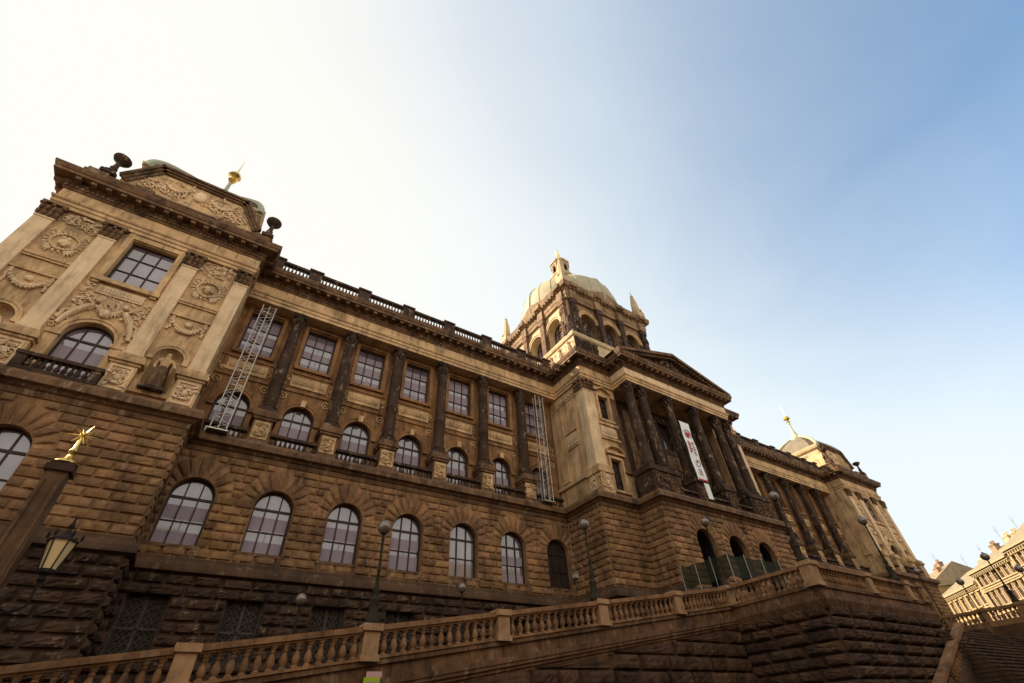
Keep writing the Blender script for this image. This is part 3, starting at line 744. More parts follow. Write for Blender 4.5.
    for uc in (f(-4.82), f(-12.22)):
        tr = MB(); rl = MB()
        archivolt(tr, F, uc, 17.25, .69, .98, .12); fbox(tr, F, uc-1.0, uc-.69, .002, .13, 16.98, 17.24); fbox(tr, F, uc+.69, uc+1.0, .002, .13, 16.98, 17.24)
        tr.build('niche_surround', 'stone', MUS); tr = MB(); fbox(tr, F, uc-1.05, uc+1.05, .002, .2, 14.7, 14.94); tr.build('niche_sill', 'stone', MUS); tr = MB()
        fbox(tr, F, uc-1.08, uc+1.08, .002, .12, 20.3, 20.42); tr.build('wall_moulding', 'stone', MUS); tr = MB(); fbox(tr, F, uc-1.08, uc+1.08, .002, .16, 21.45, 21.62); fbox(tr, F, uc-1.08, uc+1.08, .002, .1, 21.3, 21.45)
        swag(rl, F, uc-.85, uc+.85, 20.0, .75, .03); fblob(rl, F, uc, 19.85, .05, .2, .2, .1); rl.build('garland', 'relief', MUS, True); rl = MB()
        wreath(rl, F, uc, 23.0, .62, .02); rl.build('carved_wreath', 'relief', MUS, True); rl = MB(); arabesque(rl, F, uc-1.0, uc+1.0, 24.3, 25.3, .02, 34)
        tr.build('wall_moulding', 'stone', MUS); rl.build('wall_relief', 'relief', MUS, True)
    # balcony
    mb = MB(); y = 26.15; bx0, bx1 = sorted((c0-1.62, c0+1.62))
    mb.box(bx0, bx1, y-.12, y+.12, 14.152, 14.32); mb.box(bx0-.06, bx1+.06, y-.2, y+.18, 14.92, 15.1)
    for x in (bx0+.2, bx1-.2): mb.box(x-.2, x+.2, y-.14, y+.14, 14.32, 14.92); 
    for x in (bx0+.12, bx1-.12): mb.box(x-.12, x+.12, y+.19, PW-.15, 14.152, 15.08)
    for i in range(9): balus(mb, (bx0+.55+(bx1-bx0-1.1)*i/8, y, 14.32), .6, 1.1)
    mb.build('balcony', 'dark', MUS, True)
    # parapet, attic gable and dome
    mb = MB(); mb.sweep([(a-.02, 34), (a-.02, 26.75), (b+.02, 26.75), (b+.02, 34)], [(0, 28.45), (0, 29.35), (.08, 29.4), (.08, 29.55), (-.5, 29.55), (-.5, 28.45)])
    for x in (a+.6, f(-11.0), f(-5.9), b-.6): mb.box(x-.55, x+.55, 26.65, 27.3, 28.44, 29.75)
    mb.build('parapet', 'trim', MUS)
    F = front(27.75)
    def gab(k0, k1, yy0, yy1, nm, m_):
        g = MB(); g.prism([(c0-4.5*k0, 28.6), (c0-4.45*k0, 31.2*k1), (c0-2.95*k0, 33.75*k1), (c0+2.95*k0, 33.75*k1), (c0+4.45*k0, 31.2*k1), (c0+4.5*k0, 28.6)], yy0, yy1); return g
    gab(1, 1, 27.8, 31.5, '', '').build('attic_gable', 'stone', MUS)
    tr = MB()
    loop = [(c0-4.6, 31.1), (c0-3.0, 33.85), (c0+3.0, 33.85), (c0+4.6, 31.1)]
    for w_, d_ in ((.62, .1), (.4, .22), (.2, .34)):
        for (u0, z0), (u1, z1) in zip(loop[:-1], loop[1:]):
            L_ = hypot(u1-u0, z1-z0); nx_, nz_ = (z1-z0)/L_, -(u1-u0)/L_
            q = [(u0, z0), (u1, z1), (u1+nx_*w_, z1+nz_*w_), (u0+nx_*w_, z0+nz_*w_)]
            vs_ = [F(u, z, 0) for u, z in q]+[F(u, z, d_) for u, z in q]; tr.add(vs_, [(4,5,6,7),(0,1,5,4),(1,2,6,5),(2,3,7,6),(3,0,4,7)])
    tr.build('gable_moulding', 'trim', MUS)
    rl = MB(); F2 = front(27.79)
    for s in (-1, 1):
        swag(rl, F2, c0+s*.8, c0+s*2.2, 32.3, .5, .04); arabesque(rl, F2, c0+s*.4, c0+s*3.6, 31.0, 32.2, .03, 26); arabesque(rl, F2, c0+s*.3, c0+s*2.6, 31.8, 33.0, .03, 18)
        for k in range(3): scroll(rl, F2, c0+s*(1.2+k*.9), 31.6-.12*k, .42, 1.5, s, .06, .07)
        rl.build('gable_relief', 'relief', MUS, True); rl = MB()
    fblob(rl, F2, c0, 32.2, .05, .42, .6, .2, 10, 6)
    rl.build('gable_relief', 'relief', MUS, True)
    dy = 31.7
    mb = MB()
    mb.sweep([(c0-4.2, dy-3.9), (c0+4.2, dy-3.9), (c0+4.2, dy+4.2), (c0-4.2, dy+4.2)], [(-.4, 28.45), (-.4, 33.0), (-.1, 33.15), (0, 33.4), (.05, 33.7), (-1.2, 33.8)], closed=True)
    Fd = leftside(c0-3.8)
    for k in range(3): swag(mb, Fd, dy-3.6+2.5*k, dy-1.4+2.5*k, 32.4, .8, .02)
    Fd = front(dy-3.5)
    for k in range(3): swag(mb, Fd, c0-3.6+2.5*k, c0-1.4+2.5*k, 32.4, .8, .02)
    mb.build('dome_drum', 'light', MUS)
    def vault(R0, Rt, z0, z1, n=12, ex=1.0):
        return [(Rt+(R0-Rt)*sqrt(max(0, 1-t*t)), z0+(z1-z0)*t) for t in np.linspace(0, 1, n)]
    pr = [(3.9, 33.3), (3.88, 33.75), (3.75, 34.2), (3.5, 34.7), (3.2, 35.15), (2.8, 35.6), (2.4, 36.0), (2.0, 36.4), (1.6, 36.75), (1.2, 37.05), (.85, 37.3)]
    for nm, faces, m_ in (('dome', None, 'slate'),):
        mb = MB()
        mb.lathe([(r*sqrt(2), z) for r, z in pr], (c0, dy, 0), 4, sq=True); dm = mb.build('dome', 'slate', MUS)
    mb = MB()
    for sx, sy in ((-1, -1), (1, -1), (1, 1), (-1, 1)): mb.tube([(c0+sx*r, dy+sy*r, z+.0) for r, z in pr], .26, 7)
    mb.lathe([(1.15, 37.0), (1.15, 37.5), (.75, 37.7), (.4, 38.3), (.16, 39.2), (.13, 40.5)], (c0, dy, 0), 12)
    mb.build('dome_ribs', 'copper', dm, True)
    mb = MB()
    for sx, sy in ((0, -1), (-1, 0), (1, 0), (0, 1)):
        if side and (sx, sy) == (-1, 0):
            for j in range(len(pr)-2):
                (r0_, z0_), (r1_, z1_) = pr[j], pr[j+1]
                mb.add([(c0-r0_-.04, dy-r0_*.72, z0_), (c0-r0_-.04, dy+r0_*.72, z0_), (c0-r1_-.04, dy+r1_*.72, z1_), (c0-r1_-.04, dy-r1_*.72, z1_)], [(0, 1, 2, 3)])
    if mb.v: mb.build('dome_panel', 'panel', dm)
    mb = MB(); mb.lathe([(.2, 40.45), (.12, 40.6), (.12, 40.75), (.34, 40.85), (.12, 40.98), (.2, 41.2), (.55, 41.5), (.36, 42.0), (.1, 42.1), (.06, 42.4), (.015, 44.4)], (c0, dy, 0), 12)
    mb.build('gilded_finial', 'gold', MUS, True)

# -- centre block: risalit, portico, attic, great dome
RW, PB = 24.97, 25.9
F = front(RW); Fl = leftside(25.45)
for side in (0, 1):
    f = (lambda x: x) if not side else mx
    a, b = (25.45, 29.5) if not side else (mx(29.5), mx(25.45))
    mb = MB(); xw = f(27.75)
    wall(mb, F, a, b, 14.1, 19.0, [(xw, .62, 14.9, 17.7, False)], .4); wall(mb, F, a, b, 19.0, 25.5, [(xw, .62, 21.6, 24.15, False)], .4)
    Fx = leftside(25.45) if not side else rightside(mx(25.45)); wall(mb, Fx, RW, 30.1, 14.1, 25.5)
    Fy = leftside(29.5) if not side else rightside(mx(29.5)); wall(mb, rightside(29.5) if not side else leftside(mx(29.5)), RW, PB+.1, 14.1, 25.5)
    mb.build('upper_wall', 'stone', MUS)
    window((xw, RW+.36, 14.9), 1.24, 2.8, False, cols=2, rows=3, glass='darkglass'); window((xw, RW+.36, 21.6), 1.24, 2.55, False, cols=2, rows=3, glass='darkglass')
    xp = 25.9 if not side else mx(25.9)
    pilaster(F, xp, .5, 16.6, 25.44, 'relief', .24); wall_capital(F, xp, .5, 24.29, 25.44, .26, 'trim')
    pilaster(Fx, RW+.28, .5, 16.6, 25.44, 'relief', .22); wall_capital(Fx, RW+.3, .5, 24.29, 25.44, .24, 'trim')
    pilaster(F, f(29.0), .36, 16.6, 25.44, 'trim', .12)
    pilaster(Fx, 28.9, .5, 16.6, 25.44, 'stone', .1)
    mb = MB(); s = 1 if not side else -1
    x0, x1 = sorted((xp-.65*s-.1*s, xp+.62*s)); mb.box(x0, x1, RW-.5, RW+.95, 14.152, 15.95); mb.box(x0-.12, x1+.12, RW-.62, RW+1.05, 15.95, 16.3); mb.box(x0-.04, x1+.04, RW-.54, RW+.97, 16.3, 16.598)
    p_ = mb.build('pedestal', 'stone', MUS)
    mb = MB(); Fp = front(RW-.5); cartouche(mb, Fp, (x0+x1)/2, 15.1, .5, .6, .02); arabesque(mb, Fp, x0+.2, x1-.2, 14.5, 15.7, .02, 14)
    Fq = leftside(x0) if not side else rightside(x1); cartouche(mb, Fq, RW+.2, 15.1, .5, .6, .02); arabesque(mb, Fq, RW-.3, RW+.7, 14.5, 15.7, .02, 14); mb.build('relief', 'relief', p_, True)
    tr = MB(); rl = MB()
    for z0, z1 in ((14.9, 17.7), (21.6, 24.15)):
        fbox(tr, F, xw-.86, xw-.63, .002, .12, z0, z1+.02); fbox(tr, F, xw+.63, xw+.86, .002, .12, z0, z1+.02); fbox(tr, F, xw-.86, xw+.86, .002, .122, z1+.021, z1+.26); fbox(tr, F, xw-.95, xw+.95, .002, .2, z0-.22, z0-.01); tr.build('window_surround', 'stone', MUS); tr = MB()
    seg = [(xw+1.0*cos(t), 18.25+.55*sin(t)) for t in np.linspace(pi, 0, 11)]
    fbox(tr, F, xw-1.05, xw+1.05, .002, .3, 18.08, 18.24)
    for (u0, z0), (u1, z1) in zip(seg[:-1], seg[1:]):
        tr.add([F(u0, z0, 0), F(u1, z1, 0), F(u1*.0+u1, z1+.14, 0), F(u0, z0+.14, 0), F(u0, z0, .34), F(u1, z1, .34), F(u1, z1+.14, .34), F(u0, z0+.14, .34)], [(4,5,6,7),(0,1,5,4),(2,3,7,6)])
    tr.build('window_pediment', 'stone', MUS); tr = MB()
    for k, s in ((0, 1), (1, -1)):
        tr.add([F(xw-s*1.0, 24.6, 0), F(xw, 25.15, 0), F(xw, 25.3, 0), F(xw-s*1.0, 24.75, 0), F(xw-s*1.0, 24.6, .3), F(xw, 25.15, .3), F(xw, 25.3, .3), F(xw-s*1.0, 24.75, .3)], [(4,5,6,7),(0,1,5,4),(2,3,7,6)])
    tr.build('window_pediment', 'stone', MUS); tr = MB()
    fbox(tr, F, xw-1.2, xw+1.2, .002, .14, 21.0, 21.3); tr.build('wall_moulding', 'stone', MUS); tr = MB(); fbox(tr, F, xw-1.2, xw+1.2, .002, .14, 19.55, 19.75); fbox(rl, F, xw-1.0, xw+1.0, .002, .06, 19.9, 20.85)
    for k in range(10): fbox(rl, F, xw-.75+1.5*k/9-.05, xw-.75+1.5*k/9+.05, .06, .1, 20.15, 20.55)
    tr.build('wall_moulding', 'stone', MUS); rl.build('plaque', 'relief', MUS); tr = MB(); rl = MB()
    Fm = Fx
    fbox(tr, Fm, 26.6, 28.2, .002, .12, 21.0, 21.2); tr.build('plaque_frame', 'stone', MUS); tr = MB(); fbox(tr, Fm, 26.6, 28.2, .002, .1, 19.45, 19.6); fbox(rl, Fm, 26.7, 28.1, .002, .05, 19.75, 20.85)
    for k in range(9): fbox(rl, Fm, 26.85+1.1*k/8-.04, 26.85+1.1*k/8+.04, .05, .09, 20.1, 20.5)
    tr.build('plaque_frame', 'stone', MUS); rl.build('plaque', 'relief', MUS); tr = MB(); rl = MB()
    for k in range(4): scroll(rl, Fm, 26.7+.55*k, 24.75, .24, 1.4, 1, .05, .06)
    fbox(tr, Fm, 26.2, 28.4, .002, .06, 24.35, 24.45); tr.build('wall_moulding', 'stone', MUS); tr = MB(); fbox(tr, Fm, 26.0, 30.0, .002, .2, 16.2, 16.5)
    tr.build('wall_moulding', 'stone', MUS); rl.build('wall_relief', 'relief', MUS, True)
# portico
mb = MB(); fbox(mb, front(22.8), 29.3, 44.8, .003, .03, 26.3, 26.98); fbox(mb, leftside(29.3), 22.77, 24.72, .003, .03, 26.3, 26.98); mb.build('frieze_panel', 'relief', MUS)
F = front(PB); DX = [33.2, 37.15, 41.1]
mb = MB(); wall(mb, F, 29.4, mx(29.4), 14.1, 20.0, [(x, .9, 14.2, 17.2, True) for x in DX], .4); wall(mb, F, 29.4, mx(29.4), 20.0, 25.5, [(x, .85, 21.4, 24.4, False) for x in DX], .4)
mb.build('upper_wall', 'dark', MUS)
for x in DX: window((x, PB+.36, 14.2), 1.8, 3.9, True, glass='darkglass'); window((x, PB+.36, 21.4), 1.7, 3.0, False, glass='darkglass')
COLS = [29.75, 31.5, 35.15, 39.15, 42.75, 44.5]
for x in DX:
    rl = MB(); fbox(rl, F, x-1.0, x+1.0, .002, .08, 19.2, 20.6); arabesque(rl, F, x-1.1, x+1.1, 18.3, 20.9, .05, 26); archivolt(rl, F, x, 17.2, .91, 1.2, .12)
    rl.build('wall_relief', 'trim', MUS, True)
for x in COLS:
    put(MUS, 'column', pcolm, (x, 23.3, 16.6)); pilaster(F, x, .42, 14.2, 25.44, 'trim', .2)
for x0, x1 in ((28.95, 32.3), (34.4, 35.9), (38.4, 39.9), (41.95, 45.3)):
    mb = MB(); mb.box(x0, x1, 22.45, 24.2, 14.152, 16.1); mb.box(x0-.12, x1+.12, 22.33, 24.3, 16.1, 16.35); mb.box(x0-.04, x1+.04, 22.42, 24.2, 16.35, 16.598)
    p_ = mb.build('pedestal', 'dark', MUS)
    mb = MB(); arabesque(mb, front(22.45), x0+.25, x1-.25, 14.5, 15.8, .03, int(22*(x1-x0))); mb.build('relief', 'trim', p_, True)
for x0, x1 in ((32.3, 34.4), (35.9, 38.4), (39.9, 41.95)):
    mb = MB()
    mb.box(x0, x1, 22.55, 22.85, 14.152, 14.3); mb.box(x0, x1, 22.5, 22.9, 14.95, 15.12); n = int((x1-x0)/.27)
    for i in range(n): balus(mb, (x0+(i+.5)*(x1-x0)/n, 22.7, 14.3), .65, .9)
    mb.build('balcony_balustrade', 'dark', MUS, True)
# pediment
PXL, PXR, PAX = 28.35, 45.75, 31.2
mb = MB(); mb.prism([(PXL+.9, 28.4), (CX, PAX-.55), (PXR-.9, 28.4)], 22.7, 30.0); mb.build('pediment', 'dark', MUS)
mb = MB()
for s in (-1, 1):
    x0 = CX+s*(CX-PXL)
    for d0, d1, t in ((21.98, 22.72, .34), (21.88, 21.98, .2)):
        q = [(x0, 28.38), (x0, 28.38+t), (CX, PAX-.0), (CX, PAX-t*1.0)]
        mb.prism([(x0, 28.5-.14), (x0, 28.5+.22), (CX, PAX), (CX, PAX-.36)], d0 if d0 > 21.9 else 21.9, d1 if d0 > 21.9 else 21.979)
    for k in range(20):
        t = (k+.5)/20; x = x0+(CX-x0)*t; z = 28.36+(PAX-.36-28.36)*t
        mb.box(x-.13, x+.13, 22.12, 22.66, z-.3, z-.0)
    mb.add([(x0, 21.9, 28.73), (CX, 21.9, PAX+.01), (CX, 30, PAX+.01), (x0, 30, 28.73)], [(0, 1, 2, 3)])
mb.build('raking_cornice', 'trim', MUS)
mb = MB(); F = front(22.69)
for k in range(120):
    x = random.uniform(-6.6, 6.6); zt = 28.5+(1-abs(x)/7.9)*2.0
    fblob(mb, F, CX+x, random.uniform(28.6, max(28.7, zt)), .05, random.uniform(.12, .3), random.uniform(.2, .4), .18)
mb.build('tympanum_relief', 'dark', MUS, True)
# attic behind the pediment
AX0, AX1, AY0 = 25.7, mx(25.7), 25.15
mb = MB(); mb.sweep([(AX0, 31.5), (AX0, AY0), (AX1, AY0), (AX1, 31.5)], [(.1, 28.45), (.12, 28.9), (0, 29.0), (0, 31.4), (.15, 31.5), (.22, 31.75), (.22, 31.95), (-4, 32.0)])
mb.build('attic', 'light', MUS)
mb = MB(); Fl = leftside(AX0)
for k in range(4):
    u = AY0+.8+1.5*k
    arabesque(mb, Fl, u-.5, u+.5, 29.3, 31.1, .03, 12); mb.tube([Fl(u, 29.2, .12), Fl(u, 30.0, .16), Fl(u+.1, 30.7, .14)], [.2, .24, .16], 7); fblob(mb, Fl, u+.12, 31.0, .14, .17, .2, .17)
Ff = front(AY0)
mb.build('attic_relief', 'relief', MUS, True)
mb = MB(); fbox(mb, Ff, AX0+.1, AX0+3.2, .003, .05, 29.1, 31.3); arabesque(mb, Ff, AX0+.2, AX0+3.1, 29.2, 31.2, .05, 60)
mb.build('attic_relief', 'dark', MUS, True)
mb = MB(); fbox(mb, Ff, AX1-3.2, AX1-.1, .003, .05, 29.1, 31.3); mb.build('attic_relief', 'dark', MUS)
# drum of the great dome
HB = 7.1; DY = 29.3+HB
mbl = MB(); mbf = MB(); trl = MB(); trf = MB(); mbr = MB(); trr = MB()
for F, u_c, mb, tr in ((front(29.3), CX, mbf, trf), (leftside(CX-HB), DY, mbl, trl), (rightside(CX+HB), DY, mbr, trr)):
    aw = [(u_c-4.0, 1.3, 34.6, 40.2, True), (u_c, 1.3, 34.6, 40.2, True), (u_c+4.0, 1.3, 34.6, 40.2, True)]
    wall(mb, F, u_c-HB, u_c+HB, 31.9, 43.2, aw, 1.1)
    for u, h_, *_r in aw:
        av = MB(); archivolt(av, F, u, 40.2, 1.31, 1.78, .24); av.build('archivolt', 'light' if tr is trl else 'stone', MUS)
        for s in (-1, 1): q0, q1 = sorted((u+s*1.31, u+s*1.8)); fbox(tr, F, q0, q1, .002, .22, 39.7, 40.19); fbox(tr, F, q0, q1-.05, .002, .1, 33.6, 39.7)
    for u in (-6.35, -2.0, 2.0, 6.35):
        fbox(tr, F, u_c+u-.4, u_c+u+.4, .002, .5, 34.0, 43.0); fbox(tr, F, u_c+u-.5, u_c+u+.5, .002, .62, 33.2, 34.0); fbox(tr, F, u_c+u-.5, u_c+u+.5, .003, .6, 42.2, 42.99)
    fbox(tr, F, u_c-HB, u_c+HB, .002, .3, 32.9, 33.2)
    for s in (-1, 1): wreath(tr, F, u_c+s*6.35, 41.2, .25, .45)
mbf.build('drum_wall', 'drum', MUS); mbl.build('drum_wall', 'light', MUS); mbr.build('drum_wall', 'drum', MUS); trf.build('drum_order', 'dark', MUS); trl.build('drum_order', 'trim', MUS); trr.build('drum_order', 'trim', MUS)  # left wall in paler stone: sunlight on that side put into its colour
for u in (-4, 0, 4):
    window((CX+u, 29.3+1.05, 34.6), 2.6, 6.9, True, glass='glass', rows=4, blind=False)
    window((CX-HB+1.05, DY+u, 34.6), 2.6, 6.9, True, glass='glass', rows=4, rz_=-pi/2, blind=False)
SQ = [(CX-HB, 29.3), (CX+HB, 29.3), (CX+HB, DY+HB), (CX-HB, DY+HB)]
mb = MB(); mb.sweep(SQ[:], [(0, 43.0), (.3, 43.05), (.3, 43.6), (.38, 43.7), (.38, 44.5), (.5, 44.6), (.55, 44.8), (.85, 44.9), (.95, 45.5), (.95, 45.7), (-1.2, 45.9)], closed=True)
for F, u_c in ((front(29.3), CX), (leftside(CX-HB), DY), (rightside(CX+HB), DY)):
    for u in (-6.35, -2.0, 2.0, 6.35):
        fbox(mb, F, u_c+u-.55, u_c+u+.55, .32, .62, 43.02, 44.55); fbox(mb, F, u_c+u-.6, u_c+u+.6, .3, 1.12, 44.95, 45.62); fbox(mb, F, u_c+u-.4, u_c+u+.4, -.2, .5, 45.75, 46.6)
    for k in range(int(2*HB/.62)): fbox(mb, F, u_c-HB+.2+.62*k, u_c-HB+.48+.62*k, .5, .82, 44.62, 44.86)
mb.build('drum_cornice', 'drum', MUS)
mb = MB(); mb.sweep(SQ[:], [(-.5, 45.8), (-.5, 46.9), (-.35, 47.0), (-.35, 47.2), (-1.5, 47.25)], closed=True)
for F, u_c in ((front(29.3), CX), (leftside(CX-HB), DY)):
    fbox(mb, F, u_c-2.6, u_c+2.6, -.6, .45, 45.72, 46.3)
    for d_ in (0,):
        P = [(u_c-2.9, 46.3), (u_c, 47.7), (u_c+2.9, 46.3)]
        vs_ = [F(u, z, .6) for u, z in P]+[F(u, z, -1.5) for u, z in P]; mb.add(vs_, [(0, 1, 2), (0, 1, 4, 3), (1, 2, 5, 4)])
mb.build('dome_attic', 'drum', MUS)
def oct_ring(mb, prof, cx, cy, n=8, rot=pi/8):
    mb.add([(cx+r/cos(pi/n)*cos(2*pi*k/n+rot), cy+r/cos(pi/n)*sin(2*pi*k/n+rot), z) for r, z in prof for k in range(n)],
           [(i_*n+k, i_*n+(k+1) % n, (i_+1)*n+(k+1) % n, (i_+1)*n+k) for i_ in range(len(prof)-1) for k in range(n)])
prb = [(7.6, 46.2), (7.6, 47.6), (7.5, 49.0), (7.3, 50.0), (7.0, 50.9), (6.5, 51.7), (6.0, 52.3), (5.0, 53.3), (4.0, 54.2), (3.0, 54.9), (2.0, 55.4)]
mb = MB(); oct_ring(mb, prb, CX, DY, 48); gd = mb.build('great_dome', 'cream', MUS, True)
mb = MB()
for k in range(24):
    a = 2*pi*k/24; mb.tube([(CX+r*cos(a), DY+r*sin(a), z+.0) for r, z in prb], .22 if k % 3 == 0 else .09, 5)
mb.build('dome_ribs', 'copper', gd, True)
SQL = lambda h: [(CX-h, DY-h), (CX+h, DY-h), (CX+h, DY+h), (CX-h, DY+h)]
mb = MB(); mb.sweep(SQL(1.95), [(.1, 54.3), (.1, 55.8), (0, 55.9), (0, 56.5), (.18, 56.6), (.18, 56.9), (-.3, 57.0), (-.3, 58.0), (-.2, 58.1), (-.2, 58.5), (-1.9, 58.6)], closed=True); mb.build('lantern_platform', 'light', MUS)
mb = MB(); oct_ring(mb, [(.85, 58.6), (.85, 61.2)], CX, DY); mb.build('lantern_core', 'trim', MUS)
mb = MB()
for k in range(8):
    a = 2*pi*k/8+pi/8; c = (CX+1.38*cos(a), DY+1.38*sin(a)); mb.lathe([(.24, 58.55), (.24, 58.9), (.17, 59.0), (.16, 60.7), (.24, 60.9), (.24, 61.1)], (c[0], c[1], 0), 8)
    a2 = 2*pi*(k+1)/8+pi/8; c2 = (CX+1.38*cos(a2), DY+1.38*sin(a2))
    mb.tube([(c[0]+(c2[0]-c[0])*t, c[1]+(c2[1]-c[1])*t, 60.4+.55*sin(pi*t)) for t in np.linspace(0, 1, 8)], .13, 5)
oct_ring(mb, [(1.25, 61.0), (1.45, 61.1), (1.45, 61.4), (1.62, 61.5), (1.62, 61.75), (1.35, 61.9), (1.3, 62.4), (1.0, 62.9), (.6, 63.3), (.35, 63.6), (.3, 64.0)], CX, DY)
mb.build('lantern', 'light', MUS)
mb = MB(); mb.lathe([(.3, 63.95), (.16, 64.2), (.3, 64.5), (.38, 64.8), (.14, 65.1), (.12, 65.3), (.22, 65.5), (.02, 66.3)], (CX, DY, 0), 10); mb.build('gilded_finial', 'gold', MUS, True)
for sx, sy in ((-1, -1), (1, -1), (1, 1), (-1, 1)):
    mb = MB(); c = (CX+sx*7.1, DY+sy*7.1); 
    mb.box(c[0]-.7, c[0]+.7, c[1]-.7, c[1]+.7, 45.75, 47.3); mb.lathe([(.85, 47.3), (.85, 47.6), (.6, 47.8), (.5, 49.4), (.24, 50.9)], (c[0], c[1], 0), 8); mb.lathe([(.14, 50.85), (.26, 51.1), (.08, 51.4), (.02, 52.2)], (c[0], c[1], 0), 8)
    mb.build('pinnacle', 'light', MUS, True)

# ------------------------------------------------------------------ statues
def figure(name, nodes, edges, mat_, loc, scale=1.0, rz_=0, root=0):
    """one continuous skinned body: nodes (x,y,z,r)"""
    me = bpy.data.meshes.new(name); bm = bmesh.new(); ly = bm.verts.layers.skin.verify(); vs_ = [bm.verts.new(n_[:3]) for n_ in nodes]
    for a, b in edges: bm.edges.new((vs_[a], vs_[b]))
    for i, v in enumerate(vs_): v[ly].radius = (nodes[i][3], nodes[i][4] if len(nodes[i]) > 4 else nodes[i][3]); v[ly].use_root = (i == root)
    bm.to_mesh(me); bm.free()
    o = bpy.data.objects.new(name, me); col.objects.link(o)
    k = o.modifiers.new('skin', 'SKIN'); k.use_smooth_shade = True
    s_ = o.modifiers.new('smooth', 'SUBSURF'); s_.levels = s_.render_levels = 2
    me.materials.append(M[mat_]); o.location = loc; o.scale = (scale,)*3; o.rotation_euler.z = rz_
    return o
STAND = [(0, 0, .95, .17, .13), (0, 0, 1.15, .15, .11), (0, 0, 1.38, .2, .13), (0, -.01, 1.55, .07), (0, -.03, 1.66, .095), (0, -.02, 1.78, .09),
         (-.1, 0, .85, .1), (-.13, -.05, .48, .075), (-.13, .02, .08, .05), (-.14, -.14, .04, .05),
         (.11, 0, .85, .1), (.15, -.14, .5, .075), (.16, .0, .1, .05), (.17, -.16, .05, .05),
         (-.22, 0, 1.42, .075), (-.32, .03, 1.15, .055), (-.26, -.15, .95, .042), (-.24, -.2, .87, .04),
         (.22, 0, 1.42, .075), (.36, -.02, 1.18, .055), (.42, -.22, 1.0, .042), (.43, -.3, .95, .04)]
SE = [(0,1),(1,2),(2,3),(3,4),(4,5),(0,6),(6,7),(7,8),(8,9),(0,10),(10,11),(11,12),(12,13),(2,14),(14,15),(15,16),(16,17),(2,18),(18,19),(19,20),(20,21)]
def robe(parent, mat_, gm='trim'):
    mb = MB(); n = 18; rows = []
    for j, (z, rx, ry) in enumerate(((.06, .34, .24), (.35, .32, .22), (.65, .29, .2), (.95, .23, .17), (1.2, .22, .16), (1.42, .24, .16))):
        rows.append([(rx*cos(a)*(1+.09*sin(7*a+j*.7)), .1+ry*sin(a)*(1+.12*sin(9*a+j*.5)), z) for a in np.linspace(-.25*pi, 1.25*pi, n)])
    vs_ = [p for r in rows for p in r]; fs_ = [(j*n+k, j*n+k+1, (j+1)*n+k+1, (j+1)*n+k) for j in range(5) for k in range(n-1)]
    mb.add(vs_, fs_); o = mb.build('cloak', mat_, None, True); o.parent = parent
    s_ = o.modifiers.new('thick', 'SOLIDIFY'); s_.thickness = .05; s_ = o.modifiers.new('sm', 'SUBSURF'); s_.levels = s_.render_levels = 1
    mb = MB(); n = 28; rows = []
    for j, (z, rx, ry, oy) in enumerate(((.02, .30, .25, -.04), (.2, .27, .22, -.05), (.5, .25, .2, -.06), (.8, .22, .17, -.03), (1.0, .19, .145, 0), (1.08, .17, .13, 0))):
        rows.append([((rx+.028*sin(8*a+j*.9)*(1-z*.5))*cos(a), oy+(ry+.028*sin(8*a+j*.9))*sin(a), z) for a in np.linspace(0, 2*pi, n, endpoint=False)])
    mb.add([p for r in rows for p in r], [(j*n+k, j*n+(k+1) % n, (j+1)*n+(k+1) % n, (j+1)*n+k) for j in range(5) for k in range(n)])
    gq = mb.build('gown', gm, None, True); gq.parent = parent
    mb = MB(); mb.box(-.42, .42, -.32, .38, -.12, .02); b = mb.build('plinth', mat_, None); b.parent = parent
for x, lab in ((-4.82, 'grey cloaked stone figure with pale shoulders in the niche right of the balcony window'), (-12.22, 'cloaked stone figure in the shell niche at the left edge of the photo'),
               (mx(-4.82), 'cloaked stone figure in the near shell niche of the far pavilion'), (mx(-12.22), 'cloaked stone figure in the outermost shell niche of the far pavilion')):
    o = figure('statue', STAND, SE, 'stone', (x, 26.80, 15.08), 1.36); robe(o, 'dark'); tag(o, lab, 'statue', 'statues in the niches')
for i, (x, y, rz_, sc, lab) in enumerate(((26.2, 25.6, .3, 1.75, 'dark stone figure on the attic corner nearest the viewer, left of its group'), (27.4, 25.5, -.4, 1.7, 'dark stone figure on the attic behind the pediment, second from the left'),
                                  (26.3, 26.9, -1.2, 1.6, 'stone figure on the attic corner, set back on its sunlit left side'), (28.6, 25.7, .6, 1.5, 'stone figure on the attic, nearest the pediment slope in its group'))):
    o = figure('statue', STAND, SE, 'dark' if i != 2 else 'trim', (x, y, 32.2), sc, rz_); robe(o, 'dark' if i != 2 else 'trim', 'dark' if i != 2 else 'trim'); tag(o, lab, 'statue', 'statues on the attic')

# fire bowls on the parapets
def fire_bowl(loc, lab):
    o = empty('stone_urn', loc, lab, 'urn', 'bowls on the pavilion parapets')
    mb = MB(); mb.box(-.4, .4, -.4, .4, 0, .3); mb.lathe([(.42, .3), (.42, .4), (.28, .5), (.2, .75), (.24, .9), (.17, 1.05), (.13, 1.6)], n=12); q = mb.build('foot', 'dark', None, True); q.parent = o
    mb = MB(); mb.lathe([(.13, 1.58), (.2, 1.66), (.42, 1.85), (.55, 2.05), (.55, 2.15), (.35, 2.25), (.0, 2.3)], n=16); q = mb.build('bowl', 'dark', None, True); q.parent = o
for x, lab in ((-13.2, 'dark stone fire bowl on the left end of the left pavilion parapet'), (-3.25, 'dark stone fire bowl on the left pavilion parapet beside the roof balustrade'),
               (mx(-3.25), 'small dark fire bowl in front of the far pavilion dome'), (mx(-13.4), 'small dark fire bowl on the outer corner of the far pavilion')):
    fire_bowl((x, 26.95, 29.75), lab)

